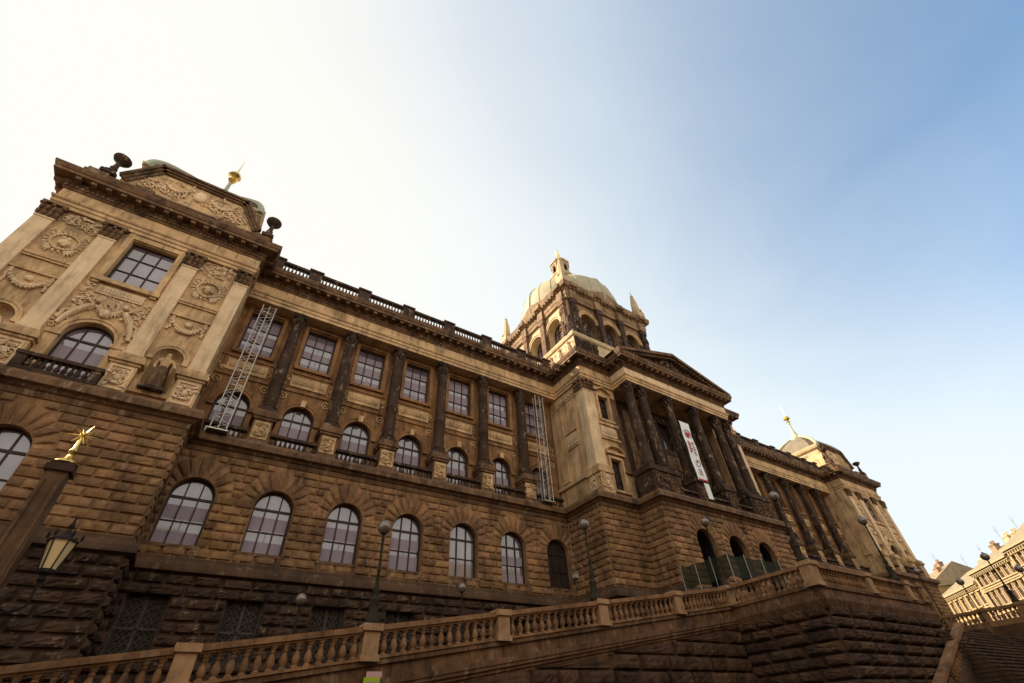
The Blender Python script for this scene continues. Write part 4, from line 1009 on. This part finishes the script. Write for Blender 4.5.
# ------------------------------------------------------------------ ramp and terrace walls
RW_ = empty('retaining_wall', (KX, AY, G), 'dark rough stone retaining wall carrying the sloping ramp and the jutting terrace', 'wall')
x0w, x1w = -14.0, KX
mb = MB()
mb.add([(x0w, AY+.02, G), (x1w, AY+.02, G), (x1w, AY+.02, rz(x1w)-2.0), (x0w, AY+.02, rz(x0w)-2.0)], [(0, 1, 2, 3)])
XC, YC, XE = 27.05, 12.85, 39.5
TT = 6.24
mb.add([(XC, YC, G), (XC, AY, G), (XC, AY, TT-1.9), (XC, YC, TT-1.9)], [(0, 1, 2, 3)])
mb.add([(XC, YC, G), (XE, YC, G), (XE, YC, TT-1.9), (XC, YC, TT-1.9)], [(0, 1, 2, 3)])
mb.add([(XE, YC, G), (XE, AY+1, G), (XE, AY+1, TT-1.9), (XE, YC, TT-1.9)], [(0, 1, 2, 3)])
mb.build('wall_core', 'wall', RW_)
mb = MB()
# ramp part: horizontal courses dying into the slope
F = front(AY+.02); ch = .62; z = G
while z < 5:
    xs = max(x0w, 2.29+(z+2.05-2.718)/.1415)          # where this course emerges under the slope
    xs2 = max(x0w, 2.29+(z+ch+2.05-2.718)/.1415)
    if xs < x1w-.3:
        u = xs2 if xs2 < x1w else x1w
        q = [u]
        while q[-1] < x1w-.05: q.append(min(x1w, q[-1]+random.uniform(1.1, 2.1)))
        for a, b in zip(q[:-1], q[1:]):
            if b-a > .2: pillow(mb, F, lambda s, t, a=a, b=b, z=z: (a+.02+(b-a-.04)*s, z+.02+(ch-.04)*t), .22, 8, 5, .06, .08)
        if xs2 > xs: 
            L_ = min(xs2, x1w)
            pillow(mb, F, lambda s, t, xs=xs, L_=L_, z=z: (xs+(L_-xs)*s, z+.02+(ch-.04)*t*s), .12, 8, 5, .06, .15)
    z += ch
hh = (TT-1.9-G)/12
for F, a0, a1 in ((leftside(XC), YC, AY), (front(YC), XC, XE)):
    for c in range(12):
        z = G+c*hh; q = [a0]
        while q[-1] < a1-.05:
            q.append(min(a1, q[-1]+random.uniform(1.0, 2.0)))
            if a1-q[-1] < .5: q[-1] = a1
        for a, b in zip(q[:-1], q[1:]):
            pillow(mb, F, lambda s, t, a=a, b=b, z=z: (a+.015+(b-a-.03)*s, z+.012+(hh-.024)*t), random.uniform(.2, .32), 9, 6, .09, .07)
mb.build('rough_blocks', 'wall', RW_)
# band and mouldings under the balustrade
def slope_bar(mb, x0, x1, y0, y1, dz0, dz1):
    mb.add([(x0, y0, rz(x0)+dz0), (x1, y0, rz(x1)+dz0), (x1, y1, rz(x1)+dz0), (x0, y1, rz(x0)+dz0), (x0, y0, rz(x0)+dz1), (x1, y0, rz(x1)+dz1), (x1, y1, rz(x1)+dz1), (x0, y1, rz(x0)+dz1)],
           [(3,2,1,0),(4,5,6,7),(0,1,5,4),(1,2,6,5),(2,3,7,6),(3,0,4,7)])
mb = MB()
x = x0w
while x < KX-.01:                                     # separate slabs, joints between
    b = min(KX, x+random.uniform(1.6, 2.6)); o_ = random.uniform(-.012, .012)
    slope_bar(mb, x+.008, b-.008, AY-.02+o_, AY+.34, -1.56, -1.14); x = b
slope_bar(mb, x0w, KX+.2, AY-.12, AY+.4, -1.141, -.98)
for d0, d1, o_ in ((-1.74, -1.561, .24), (-1.86, -1.741, .2), (-1.98, -1.861, .12), (-2.1, -1.981, .04)): slope_bar(mb, x0w, KX, AY-o_, AY+.3, d0, d1)
mb.build('ramp_coping', 'coping', RW_)
mb = MB(); PT = [(XC+.0, AY), (XC, YC), (XE, YC), (XE, AY+1)]
mb.sweep(PT, [(-.3, TT-2.1), (.1, TT-2.1), (.18, TT-1.98), (.24, TT-1.84), (.3, TT-1.7), (.3, TT-1.56), (.06, TT-1.55), (.05, TT-1.14), (.14, TT-1.13), (.14, TT-.98), (-.4, TT-.97)])
mb.build('terrace_coping', 'coping', RW_)

# ------------------------------------------------------------------ balustrades
_bm = MB(); balus(_bm, (0, 0, 0), .62, 1.12, 12); _bm.box(-.105, .105, -.105, .105, -.1, .02); _bm.box(-.1, .1, -.1, .1, .6, .7)
balm = mesh_of(_bm, 'baluster', M['rail'], True)
def rail_run(thing, p0, p1, n, z_of):
    for i in range(n):
        t = (i+.5)/n; x = p0[0]+(p1[0]-p0[0])*t; y = p0[1]+(p1[1]-p0[1])*t
        put(thing, 'baluster', balm, (x, y, z_of(x, y)-.88))
def pedestal(thing, x, y, zt, w_=.27, m_='pedestal', h=1.0):
    mb = MB(); mb.box(x-w_, x+w_, y-w_+.06, y+w_-.06, zt-h+.02, zt-.18); mb.box(x-w_-.06, x+w_+.06, y-w_, y+w_, zt-h-.05, zt-h+.14); mb.box(x-w_-.07, x+w_+.07, y-w_-.02, y+w_+.02, zt-.18, zt+.03); return mb.build('pedestal', m_, thing)
BA = empty('stone_balustrade', (5.9, AY, 2.2), 'long stone balustrade with vase balusters climbing the ramp to the right', 'balustrade')
PX = [-9.9, -4.55, .75, 6.0, 11.33, 16.85, 22.3, KX-.1]
mb = MB()
for a, b in zip(PX[:-1], PX[1:]): slope_bar(mb, a+.28, b-.28, AY-.13, AY+.13, -.24, -.17); slope_bar(mb, a+.28, b-.28, AY-.2, AY+.2, -.17, -.07); slope_bar(mb, a+.28, b-.28, AY-.16, AY+.16, -.07, 0); slope_bar(mb, a+.28, b-.28, AY-.17, AY+.17, -.979, -.9)
mb.build('rail', 'rail', BA)
for a, b in zip(PX[:-1], PX[1:]): rail_run(BA, (a+.33, AY), (b-.33, AY), 13, lambda x, y: rz(x))
for x in PX: pedestal(BA, x, AY, rz(x)+.02, m_='pedestal')
BB = empty('stone_balustrade', (XC, 15.4, TZ), 'short level stone balustrade along the terrace side, ending at the pale corner pedestal', 'balustrade')
mb = MB(); mb.box(XC-.18, XC+.22, YC+.5, AY-.4, TT-.19, TT-.08); mb.box(XC-.14, XC+.18, YC+.5, AY-.4, TT-.08, TT); mb.build('rail', 'rail', BB)
rail_run(BB, (XC+.02, YC+.55), (XC+.02, AY-.45), 13, lambda x, y: TT)
p_ = pedestal(BB, XC+.08, YC+.1, TT+.06, .36, 'pedestal', 1.1)
BCo = empty('stone_balustrade', (33, YC, TZ), 'level stone balustrade seen edge-on along the terrace front, right of the corner pedestal', 'balustrade')
PC = [XC+.08, 32.9, 37.7, XE-.1]; mb = MB()
for a, b in zip(PC[:-1], PC[1:]):
    mb.box(a+.5, b-.37, YC-.18, YC+.22, TT-.19, TT-.08); mb.box(a+.5, b-.37, YC-.14, YC+.18, TT-.08, TT)
mb.build('rail', 'rail', BCo)
for a, b in zip(PC[:-1], PC[1:]): rail_run(BCo, (a+.55, YC+.02), (b-.42, YC+.02), max(3, int((b-a)/.36)), lambda x, y: TT)
for x in PC[1:]: pedestal(BCo, x, YC+.02, TT+.02, m_='pedestal' if x < 38 else 'rail')
# right-hand balustrade beyond the stairs
BD = empty('stone_balustrade', (55.3, 14, TZ), 'dark distant stone balustrade with sunlit houses showing between its balusters', 'balustrade')
mb = MB(); DZ = 6.16; mb.box(55.1, 55.5, 11.6, 19.5, DZ-.2, DZ); mb.box(55.0, 55.6, 11.6, 19.5, DZ-1.25, DZ-.88); mb.build('rail', 'rail', BD)
rail_run(BD, (55.3, 12.3), (55.3, 14.2), 6, lambda x, y: DZ); rail_run(BD, (55.3, 14.7), (55.3, 16.8), 7, lambda x, y: DZ); rail_run(BD, (55.3, 17.4), (55.3, 19.3), 6, lambda x, y: DZ)
for y in (11.95, 14.45, 17.1): pedestal(BD, 55.3, y, DZ+.03, .22 if y > 12 else .34, 'rail')
SW = MB(); SW.box(55.0, 55.6, 2, 19.6, G, DZ-1.25); tag(SW.build('stair_wall', 'ledge'), 'dark plain wall under the distant balustrade at right', 'wall')
# stairs
mb = MB(); n = 27; rs = .2; xs0, xs1 = 38.0, 55.0
for k in range(n):
    z1 = G+rs*(k+1); y0 = 7.7+.19*k
    for a_, b_, ya, yb in ((xs0, xs1, y0, 12.6), (39.7, xs1-.01, max(y0, 12.601), 19.6)):
        if ya > yb-.1: continue
        mb.box(a_, b_, ya, yb, z1-rs, z1-.07); mb.box(a_-.03, b_, ya-(.06 if ya == y0 else 0), yb, z1-.069, z1-.001)
tag(mb.build('stone_staircase', 'ledge'), 'wide dark flight of stone steps at the lower right corner', 'stairs')
# flank of the lower flight, descending to the left in front of the terrace wall
SF = empty('stone_balustrade', (37, 12.2, G), 'dark sloping stair balustrade at the foot of the terrace wall', 'balustrade')
def sz(x): return 3.72+.39*(x-39.6)
def sbar(mb, x0, x1, y0, y1, d0, d1):
    mb.add([(x0, y0, sz(x0)+d0), (x1, y0, sz(x1)+d0), (x1, y1, sz(x1)+d0), (x0, y1, sz(x0)+d0), (x0, y0, sz(x0)+d1), (x1, y0, sz(x1)+d1), (x1, y1, sz(x1)+d1), (x0, y1, sz(x0)+d1)],
           [(3,2,1,0),(4,5,6,7),(0,1,5,4),(1,2,6,5),(2,3,7,6),(3,0,4,7)])
mb = MB(); sbar(mb, 27.5, 40.6, 11.9, 12.35, -.22, 0); mb.build('rail', 'rail', SF)
mb = MB(); sbar(mb, 27.5, 40.6, 11.88, 12.4, -1.3, -.9); mb.add([(x, y, z) for y in (11.95, 12.35) for x, z in ((27.5, G), (40.6, G), (40.6, sz(40.6)-1.3), (27.5, sz(27.5)-1.3))], [(0,1,2,3),(4,5,6,7),(1,2,6,5)]); mb.build('stringer', 'ledge', SF)
rail_run(SF, (29, 12.12), (40.3, 12.12), 30, lambda x, y: sz(x))

# ------------------------------------------------------------------ lamps
def lamp_post(loc, h, lab, grp='globe lamps on the ramp and terrace', gr=.27, m_='iron'):
    o = empty('street_lamp', loc, lab, 'street lamp', grp)
    mb = MB(); mb.lathe([(.27, 0), (.27, .1), (.2, .18), (.15, .6), (.19, .7), (.19, .76), (.1, .86), (.09, .96), (.13, 1.06), (.09, 1.18), (.065, 1.35)], n=12); q = mb.build('base', m_, None, True); q.parent = o
    mb = MB(); mb.lathe([(.065, 1.34), (.058, 1.7), (.085, 1.74), (.055, 1.8), (.042, h-.5), (.07, h-.45), (.045, h-.38), (.045, h-.3), (.12, h-.24), (.1, h-.2)], n=10); q = mb.build('post', m_, None, True); q.parent = o
    mb = MB(); mb.blob((0, 0, h), gr, gr, gr, 18, 11); q = mb.build('globe', 'globe', None, True); q.parent = o
    mb = MB(); mb.lathe([(.06, h+gr*.96), (.09, h+gr), (.03, h+gr*1.2)], n=8); q = mb.build('cap', m_, None, True); q.parent = o
    return o
lamp_post((6.0, AY, rz(6.0)+.05), 3.32, 'green iron globe lamp on the ramp pedestal before the arched windows')
lamp_post((16.6, AY, rz(16.75)+.05), 3.5, 'green iron globe lamp on the ramp pedestal by the corner of the centre block')
lamp_post((27.1, AY, TT+.05), 3.75, 'green iron globe lamp standing beside the green barrier net before the entrance arches')
lamp_post((26.95, YC+.15, TT+.1), 3.5, 'large globe lamp with small side lamp on the pale terrace corner pedestal')
lamp_post((36.95, YC, TT+.05), 3.65, 'globe lamp on the edge-on terrace balustrade in front of the far pavilion')
lamp_post((57.6, 18.0, TZ), 4.85, 'distant globe lamp low against the foot of the far pavilion')
D_ = 'dark distant globe lamps before the sunlit houses'
lamp_post((55.2, 12.1, DZ+.05), 3.35, 'dark globe lamp on the dark pedestal, tallest before the sunlit houses', D_, .30, 'blackiron')
lamp_post((66.5, 17.7, TZ+.1), 4.6, 'dark globe lamp furthest left of those before the sunlit houses', D_, .33, 'blackiron')
lamp_post((66.5, 12.8, TZ+.1), 4.6, 'dark globe lamp cut by the right edge of the photo', D_, .33, 'blackiron')
for x, z, y, g0, lab in ((4.65, 5.2, 24.0, 2.2, 'small globe lamp behind the ramp between two basement grilles'), (12.67, 6.33, 24.0, 3.3, 'small globe lamp behind the ramp under the fourth arched window')):
    o = empty('lane_lamp', (x, y, g0), lab, 'lamp', 'small lamps behind the ramp'); h = z-g0
    mb = MB(); mb.lathe([(.16, 0), (.12, .3), (.06, .4), (.045, h-.3), (.09, h-.25), (.07, h-.2)], n=8); q = mb.build('post', 'blackiron', None, True); q.parent = o
    mb = MB(); mb.blob((0, 0, h), .24, .24, .24, 14, 9); q = mb.build('globe', 'globe', None, True); q.parent = o
# side lamp on the corner lamp and floodlight in the wall corner
o = empty('floodlight', (24.45, 28.3, 9.0), 'small pale floodlight with cables in the corner beside the dark window', 'floodlight')
mb = MB(); mb.box(-.16, .16, -.2, .1, -.12, .14); mb.box(-.05, .05, .1, .3, -.05, .05); q = mb.build('lamp_head', 'white', None); q.parent = o
mb = MB(); mb.tube([(.15, .2, .1), (.15, .22, 4.0)], .018, 5); mb.tube([(.22, .2, -.1), (.2, .22, -3.0)], .018, 5); q = mb.build('cable', 'white', None); q.parent = o

# obelisk lamp pillar with gilded star and lantern
OB = empty('lamp_pillar', (-3.72, 16, G), 'tall sooty stone lamp pillar with a gilded star on top and a hanging lantern bracket', 'lamp pillar')
mb = MB(); mb.lathe([(.34*1.414, 1.2), (.22*1.414, 7.55)], n=4, sq=True)
for sx in (-1, 1): mb.box(sx*.17-.04, sx*.17+.04, -.31, -.2, 3.6, 7.3)
q = mb.build('shaft', 'trim', None); q.parent = OB
mb = MB(); mb.box(-.3, .3, -.3, .3, 7.55, 7.7); mb.box(-.25, .25, -.25, .25, 7.7, 7.82); mb.box(-.4, .4, -.4, .4, 4.1, 4.3); mb.box(-.6, .6, -.6, .6, 0, 1.2)
for s in (-1, 1): mb.blob((s*.42, -.42, 4.55), .13, .13, .22); mb.blob((0, s*.42, 4.5), .13, .13, .2)
q = mb.build('capital_block', 'dark', None); q.parent = OB
mb = MB(); mb.lathe([(.3, 7.82), (.26, 7.88), (.1, 7.98), (.05, 8.1), (.11, 8.2), (.055, 8.28), (.045, 8.65)], n=10)
for k in range(20):                                   # a burst of spikes
    zz = 1-2*(k+.5)/20; a = k*2.39996; L_ = .36 if k % 2 == 0 else .28; rr = sqrt(1-zz*zz)
    c = Vector((0, 0, 8.7)); d_ = Vector((rr*cos(a), rr*sin(a), zz)); mb.tube([c, c+d_*L_*.45, c+d_*L_], [.034, .02, .003], 5)
mb.blob((0, 0, 8.7), .09, .09, .09)
q = mb.build('gilded_star', 'gold', None, True); q.parent = OB
# lantern
lx, ly, lz = .86, 0, 5.3
mb = MB()
mb.tube([(.3, 0, 4.5), (.6, 0, 4.35), (.86, 0, 4.5), (.86, 0, 5.28)], .035, 6)
mb.lathe([(.02, 6.55), (.03, 6.4), (.07, 6.3), (.03, 6.22), (.1, 6.1), (.16, 6.03), (.3, 5.97), (.33, 5.92)], (lx, 0, 0), 6)
mb.lathe([(.03, 4.98), (.1, 5.05), (.06, 5.14), (.17, 5.2), (.17, 5.28)], (lx, 0, 0), 6)
for k in range(6):
    a = 2*pi*k/6; mb.tube([(lx+.17*cos(a), .17*sin(a), 5.25), (lx+.3*cos(a), .3*sin(a), 5.95)], .02, 4); mb.blob((lx+.34*cos(a), .34*sin(a), 6.05), .035, .035, .09)
lf = mb.build('lantern_frame', 'blackiron', None); lf.parent = OB
mb = MB(); mb.lathe([(.155, 5.27), (.28, 5.93)], (lx, 0, 0), 6); q = mb.build('lantern_glass', 'lantern', None); q.parent = lf

# ------------------------------------------------------------------ lattice trusses, banner, barrier, poster
def truss(c, z0, z1, wx, lab, tilt=0):
    o = empty('lattice_truss', (c[0], c[1], z0), lab, 'truss', 'aluminium trusses on the wing facade'); H = z1-z0
    mb = MB()
    cs = [(-wx/2, -.18), (wx/2, -.18), (-wx/2, .18), (wx/2, .18), (0, -.18)]
    for x, y in cs[:4]: mb.tube([(x, y, 0), (x+tilt, y, H)], .03, 6)
    mb.tube([(0, -.2, 0), (tilt, -.2, H)], .026, 6)
    q = mb.build('chord', 'alu', None, True); q.parent = o
    mb = MB(); mb.box(-wx/2-.12, wx/2+.12, -.3, .3, -.05, .0); q = mb.build('foot_plate', 'alu', None); q.parent = o
    for zz in (H*.33, H*.66, H*.97): mb = MB(); mb.tube([(-wx/2, .18, zz), (-wx/2, 1.9, zz+.1)], .02, 4); mb.tube([(wx/2, .18, zz), (wx/2, 1.9, zz+.1)], .02, 4); mb.tube([(-wx/2, .18, zz), (wx/2, .18, zz)], .02, 4); q = mb.build('wall_tie', 'alu', None); q.parent = o
    mb = MB(); n = int(H/.42)
    for k in range(n):
        a, b = H*k/n, H*(k+1)/n; s = 1 if k % 2 else -1
        for y in (-.18, .18): mb.tube([(s*wx/2+tilt*a/H, y, a), (-s*wx/2+tilt*b/H, y, b)], .010, 4)
        mb.tube([(wx/2+tilt*a/H, -s*.18, a), (wx/2+tilt*b/H, s*.18, b)], .016, 4); mb.tube([(-wx/2+tilt*a/H, -s*.18, a), (-wx/2+tilt*b/H, s*.18, b)], .016, 4)
    q = mb.build('lacing', 'alu', None, True); q.parent = o
truss((-1.2, 28.05), 14.2, 24.2, .84, 'shiny lattice truss standing before the columned bay next to the left pavilion')
truss((22.4, 28.05), 14.2, 24.3, .86, 'shiny lattice truss standing in the last bay beside the centre block')
BN = empty('banner', (35.2, 22.25, 15), 'long white banner with red emblem hanging between the portico columns', 'banner')
Fb = front(22.25); mb = MB()
n = 16
for k in range(n):
    z0, z1 = 16.2+5.85*k/n, 16.2+5.85*(k+1)/n; d0, d1 = .04*sin(k*.9), .04*sin((k+1)*.9)
    mb.add([Fb(34.6, z0, d0), Fb(35.88, z0, d0+.02), Fb(35.88, z1, d1+.02), Fb(34.6, z1, d1), Fb(34.6, z0, d0-.02), Fb(35.88, z0, d0), Fb(35.88, z1, d1), Fb(34.6, z1, d1-.02)], [(0,1,2,3),(7,6,5,4),(0,3,7,4),(1,2,6,5)])
mb.box(34.55, 35.93, 22.22, 22.28, 22.05, 22.12)
mb.build('cloth', 'banner', BN)
mb = MB(); mb.box(35.22, 35.88, 22.24, 22.26, 14.65, 16.05); mb.build('lower_strip', 'banner', BN)
mb = MB(); Fb2 = front(22.18)
hp = [(.27*(1.15*sin(t)**3), .3*(cos(t)*1.0-.38*cos(2*t)-.15*cos(3*t))) for t in np.linspace(0, 2*pi, 25)[:-1]]
mb.add([Fb2(35.2+u, 20.75+z, .01) for u, z in hp], [tuple(range(24))]); mb.add([Fb2(35.25+u*.5, 18.05+z*.5, .01) for u, z in hp], [tuple(range(24))])
fbox(mb, Fb2, 34.6, 35.88, 0, .01, 16.2, 16.34)
for k in range(7):
    z = 19.95-.17*k; fbox(mb, Fb2, 34.78, 35.08+.08*((k*5) % 3), 0, .01, z, z+.08)
mb.build('red_print', 'red', BN)
mb = MB()
mb.tube([Fb2(35.2+.45*cos(t), 20.75+.5*sin(t), .0) for t in np.linspace(-.6, 2.6, 14)], .03, 4); mb.tube([Fb2(35.25+.35*cos(t), 17.95+.4*sin(t), .0) for t in np.linspace(-2.6, .9, 14)], .025, 4)
for k in range(8):
    z = 19.95-.17*k; fbox(mb, Fb2, 35.3+.05*(k % 2), 35.7-.06*((k*3) % 4), 0, .01, z, z+.07)
for k in range(4): fbox(mb, Fb2, 35.0, 35.5, 0, .01, 17.25-.16*k, 17.3-.16*k)
mb.build('dark_print', 'ink', BN)

GB = empty('barrier', (27.5, 18, TZ), 'dark green net barrier on white posts in front of the entrance arches', 'barrier')
pth = [(27.1, 20.9), (27.5, 17.55), (32.6, 17.3)]; mb = MB(); N_ = 14
zt, zb = 8.05, 6.85
for (ax, ay), (bx_, by) in zip(pth[:-1], pth[1:]):
    for k in range(N_):
        t0, t1 = k/N_, (k+1)/N_; w0, w1 = .05*sin(t0*19), .05*sin(t1*19); s0, s1 = -.1*sin(pi*((t0*3) % 1)), -.1*sin(pi*((t1*3) % 1))
        mb.add([(ax+(bx_-ax)*t0+w0, ay+(by-ay)*t0, zb+s0*2), (ax+(bx_-ax)*t1+w1, ay+(by-ay)*t1, zb+s1*2), (ax+(bx_-ax)*t1, ay+(by-ay)*t1, zt+s1), (ax+(bx_-ax)*t0, ay+(by-ay)*t0, zt+s0)], [(0, 1, 2, 3)])
q = mb.build('net', 'net', GB)
for x, y in ((27.1, 20.9), (27.2, 19.8), (27.35, 18.7), (27.5, 17.55), (29.1, 17.45), (30.8, 17.4), (32.6, 17.3)):
    mb = MB(); mb.tube([(x, y-.06, TZ), (x, y-.06, zt+.08)], .022, 6); mb.build('post', 'white', GB)

# small poster on the ramp wall
PS = empty('poster', (6.15, AY-.2, 1.2), 'small lime and pink printed notice low on the ramp wall, cut by the bottom edge', 'notice')
Fp = front(AY-.27); zt_ = 1.94
mb = MB(); fbox(mb, Fp, 5.88, 6.42, 0, .015, zt_-.75, zt_-.16); mb.build('lime_sheet', 'lime', PS)
mb = MB(); fbox(mb, Fp, 5.95, 6.46, 0, .016, zt_-.158, zt_+.0); mb.build('pink_sheet', 'pink', PS)
mb = MB(); fbox(mb, front(AY-.02), 5.95, 6.35, .0, .248, zt_-.7, zt_-.3); mb.build('bracket', 'blackiron', PS)
_unused = 0; tc = bpy.data.curves.new('lettering', 'FONT'); tc.body = 'ooal'; tc.size = .26; tc.extrude = .004; tc.materials.append(M['white'])
to = bpy.data.objects.new('lettering', tc); col.objects.link(to); to.parent = PS; to.rotation_euler = (pi/2, 0, 0); to.location = Vector((5.92, AY-.295, zt_-.37))-PS.location
bpy.context.view_layer.update(); _me = bpy.data.meshes.new_from_object(to.evaluated_get(bpy.context.evaluated_depsgraph_get())); _l = bpy.data.objects.new('lettering', _me); col.objects.link(_l); _l.parent = PS; _l.rotation_euler = to.rotation_euler; _l.location = to.location; bpy.data.objects.remove(to); _l.name = 'lettering'; _me.materials.clear(); _me.materials.append(M['white'])

# ------------------------------------------------------------------ houses along the side street, in the sun
HD = (0.737, 0.676); HN = (-0.676, 0.737); HA = atan2(HD[1], HD[0])
def hpt(t): return (.676*61.2+HD[0]*t, -.737*61.2+HD[1]*t)
def house(t0, t1, z_e, wallm, nwin, rows, lab, roof_h=4.0, gable=False, depth=13, mans=False, chim=(), z0=0.0, aw=.55, at=None, trim='stucco', grp='houses in the side street'):
    """facade on local y=0 facing +y, length along local x"""
    x, y = at or hpt(t0); o = empty('town_house', (x, y, z0), lab, 'house', grp, 0 if at else HA); L_ = t1-t0; H = z_e-z0
    def bld(mb, nm, m_, par=None): q = mb.build(nm, m_, None); q.parent = par or o; return q
    F = lambda u, z, d=0.0: (u, d, z)
    mb = MB(); ops = []
    for zs, hh, arch in rows:
        pass
    levels = sorted(rows); zb = 0
    for i, (zs, hh, arch) in enumerate(levels):
        zt = levels[i+1][0]-.9 if i+1 < len(levels) else H
        wall(mb, F, 0, L_, zb, zt, [((k+.5)*L_/nwin, aw, zs, zs+hh-(aw if arch else 0), arch) for k in range(nwin)], .3); zb = zt
    mb.add([(0, 0, 0), (0, -depth, 0), (0, -depth, H), (0, 0, H)], [(0, 1, 2, 3)]); mb.add([(L_, 0, 0), (L_, -depth, 0), (L_, -depth, H), (L_, 0, H)], [(0, 1, 2, 3)]); mb.add([(0, -depth, 0), (L_, -depth, 0), (L_, -depth, H), (0, -depth, H)], [(0, 1, 2, 3)])
    bld(mb, 'wall', wallm)
    mb = MB()
    for d0, d1, z0_, z1_ in ((0, .25, H-.9, H-.55), (0, .55, H-.55, H-.3), (0, .8, H-.3, H)): mb.box(-.1, L_+.1, d0+.003, d1, z0_, z1_-.002)
    for (zs, hh, arch) in levels: mb.box(0, L_, .003, .18, zs-.55, zs-.35)
    for u in ([0.25, L_-.25]): mb.box(u-.25, u+.25, .004, .16, 0, H-.9)
    for k in range(int(L_/.7)): mb.box(.3+.7*k, .55+.7*k, .25, .5, H-.82, H-.56)
    bld(mb, 'cornice', trim)
    for (zs, hh, arch) in levels:
        for k in range(nwin):
            u = (k+.5)*L_/nwin; mb = MB()
            for s_ in (-1, 1): q0, q1 = sorted((u+s_*aw, u+s_*(aw+.22))); mb.box(q0, q1, .005, .14, zs, zs+hh)
            mb.box(u-aw-.3, u+aw+.3, .005, .3, zs+hh+.1, zs+hh+.3); mb.box(u-aw-.3, u+aw+.3, .005, .25, zs-.2, zs)
            if not arch: mb.box(u-aw-.22, u+aw+.22, .006, .13, zs+hh, zs+hh+.1)
            mb.box(u-.05, u+.05, -.26, -.2, zs, zs+hh); mb.box(u-aw, u+aw, -.26, -.2, zs+hh*.62, zs+hh*.62+.08)
            wq = bld(mb, 'window', trim); mb = MB(); mb.box(u-aw, u+aw, -.31, -.29, zs, zs+hh); bld(mb, 'pane', 'glass', wq)
    mb = MB(); e = .7
    if gable: P = [(0-.3, e, H), (L_+.3, e, H), (L_+.3, -depth/2, H+roof_h), (-.3, -depth/2, H+roof_h), (L_+.3, -depth-e, H), (-.3, -depth-e, H)]; mb.add(P, [(0, 1, 2, 3), (3, 2, 4, 5), (0, 3, 5), (1, 4, 2)])
    else: P = [(-.1, e, H), (L_+.1, e, H), (L_-2.5, -depth/2, H+roof_h), (2.5, -depth/2, H+roof_h), (L_+.1, -depth-e, H), (-.1, -depth-e, H)]; mb.add(P, [(0, 1, 2, 3), (3, 2, 4, 5), (0, 3, 5), (1, 4, 2)])
    rf = bld(mb, 'roof', 'tile')
    for i, (u, d, h_, m_) in enumerate(chim):
        mb = MB(); zz = H+roof_h*(1-abs(d-depth/2)/(depth/2)) if 0 < d < depth else H; mb.box(u-.8, u+.8, -d-.45, -d+.45, zz-1, zz+h_); mb.box(u-.9, u+.9, -d-.55, -d+.55, zz+h_, zz+h_+.2)
        for k in (-.5, 0, .5): mb.lathe([(.14, zz+h_+.2), (.12, zz+h_+.8)], (u+k, -d, 0), 6)
        bld(mb, 'chimney', m_, rf)
    for u in (L_*.3, L_*.75):
        mb = MB(); zz = H+roof_h; mb.tube([(u, -depth/2, zz-.3), (u, -depth/2, zz+2.6)], .022, 4)
        for k in range(4): mb.tube([(u-.5, -depth/2, zz+2.2+.3*k), (u+.5, -depth/2, zz+2.2+.3*k)], .012, 4)
        bld(mb, 'antenna', 'blackiron', rf)
    return o
house(112.0, 127.5, 18.0, 'render', 7, [(3.5, 2.2, False), (7.2, 2.2, False), (10.9, 2.2, False), (14.6, 2.0, True)], 'low sunlit yellow house with a row of arched windows under a grey hipped roof', 4.0, chim=((3, 5, .9, 'light'), (9, 7.5, .9, 'light')))
house(99.5, 111.9, 19.4, 'stone' if False else 'render_b', 7, [(3.4, 2.2, False), (6.8, 2.2, False), (10.2, 2.2, False), (13.6, 2.3, True), (16.9, 1.6, False)], 'tall sunlit ochre house beside the low arched one, with several roof chimneys', 3.6, True, chim=((2, 4.5, 1.0, 'light'), (6, 5.5, .9, 'light'), (10, 5, .9, 'brick')))
house(80, 99.4, 20.1, 'render', 11, [(3.4, 2.2, False), (6.8, 2.2, False), (10.2, 2.2, False), (13.7, 2.3, True), (17.4, 1.6, False)], 'sunlit yellow house cut by the right edge, with the highest eaves', 4.5, True, chim=((4, 5, 1.8, 'light'), (9, 4.5, 1.8, 'light'), (15, 5, 1.6, 'light')))
house(128, 146, 20.5, 'render_b', 8, [(4, 2.2, False), (8, 2.2, False), (12, 2.2, False), (16, 2.2, False)], 'furthest house, a grey gable with red chimneys showing over the low roof', 4.4, True, chim=((2, 4, .9, 'brick'), (5, 6.5, .8, 'brick'), (11, 5, .9, 'brick')))

# unseen row added behind the photographer to shade the foot of the museum
x = -75
for L_, h_, m_, lab in ((34, 21, 'row_render', 'added unseen house shading the museum, leftmost of the row behind the photographer'), (38, 24, 'row_render', 'added unseen house shading the museum, second from the left behind the photographer'),
                    (36, 22, 'row_render', 'added unseen house shading the museum, straight behind the photographer'), (42, 24.5, 'row_render', 'long added unseen house shading the museum, second from the right behind the photographer'), (40, 22, 'row_render', 'added unseen house shading the museum, rightmost of the row behind the photographer')):
    house(0, L_, h_+G, m_, 6, [(4.0, 2.4, False), (8.0, 2.4, False), (12.0, 2.4, False), (16.0, 2.4, False)], lab, 5, True, z0=G, aw=.8, at=(x, -24), trim='row_render', grp='added shading houses'); x += L_+.05
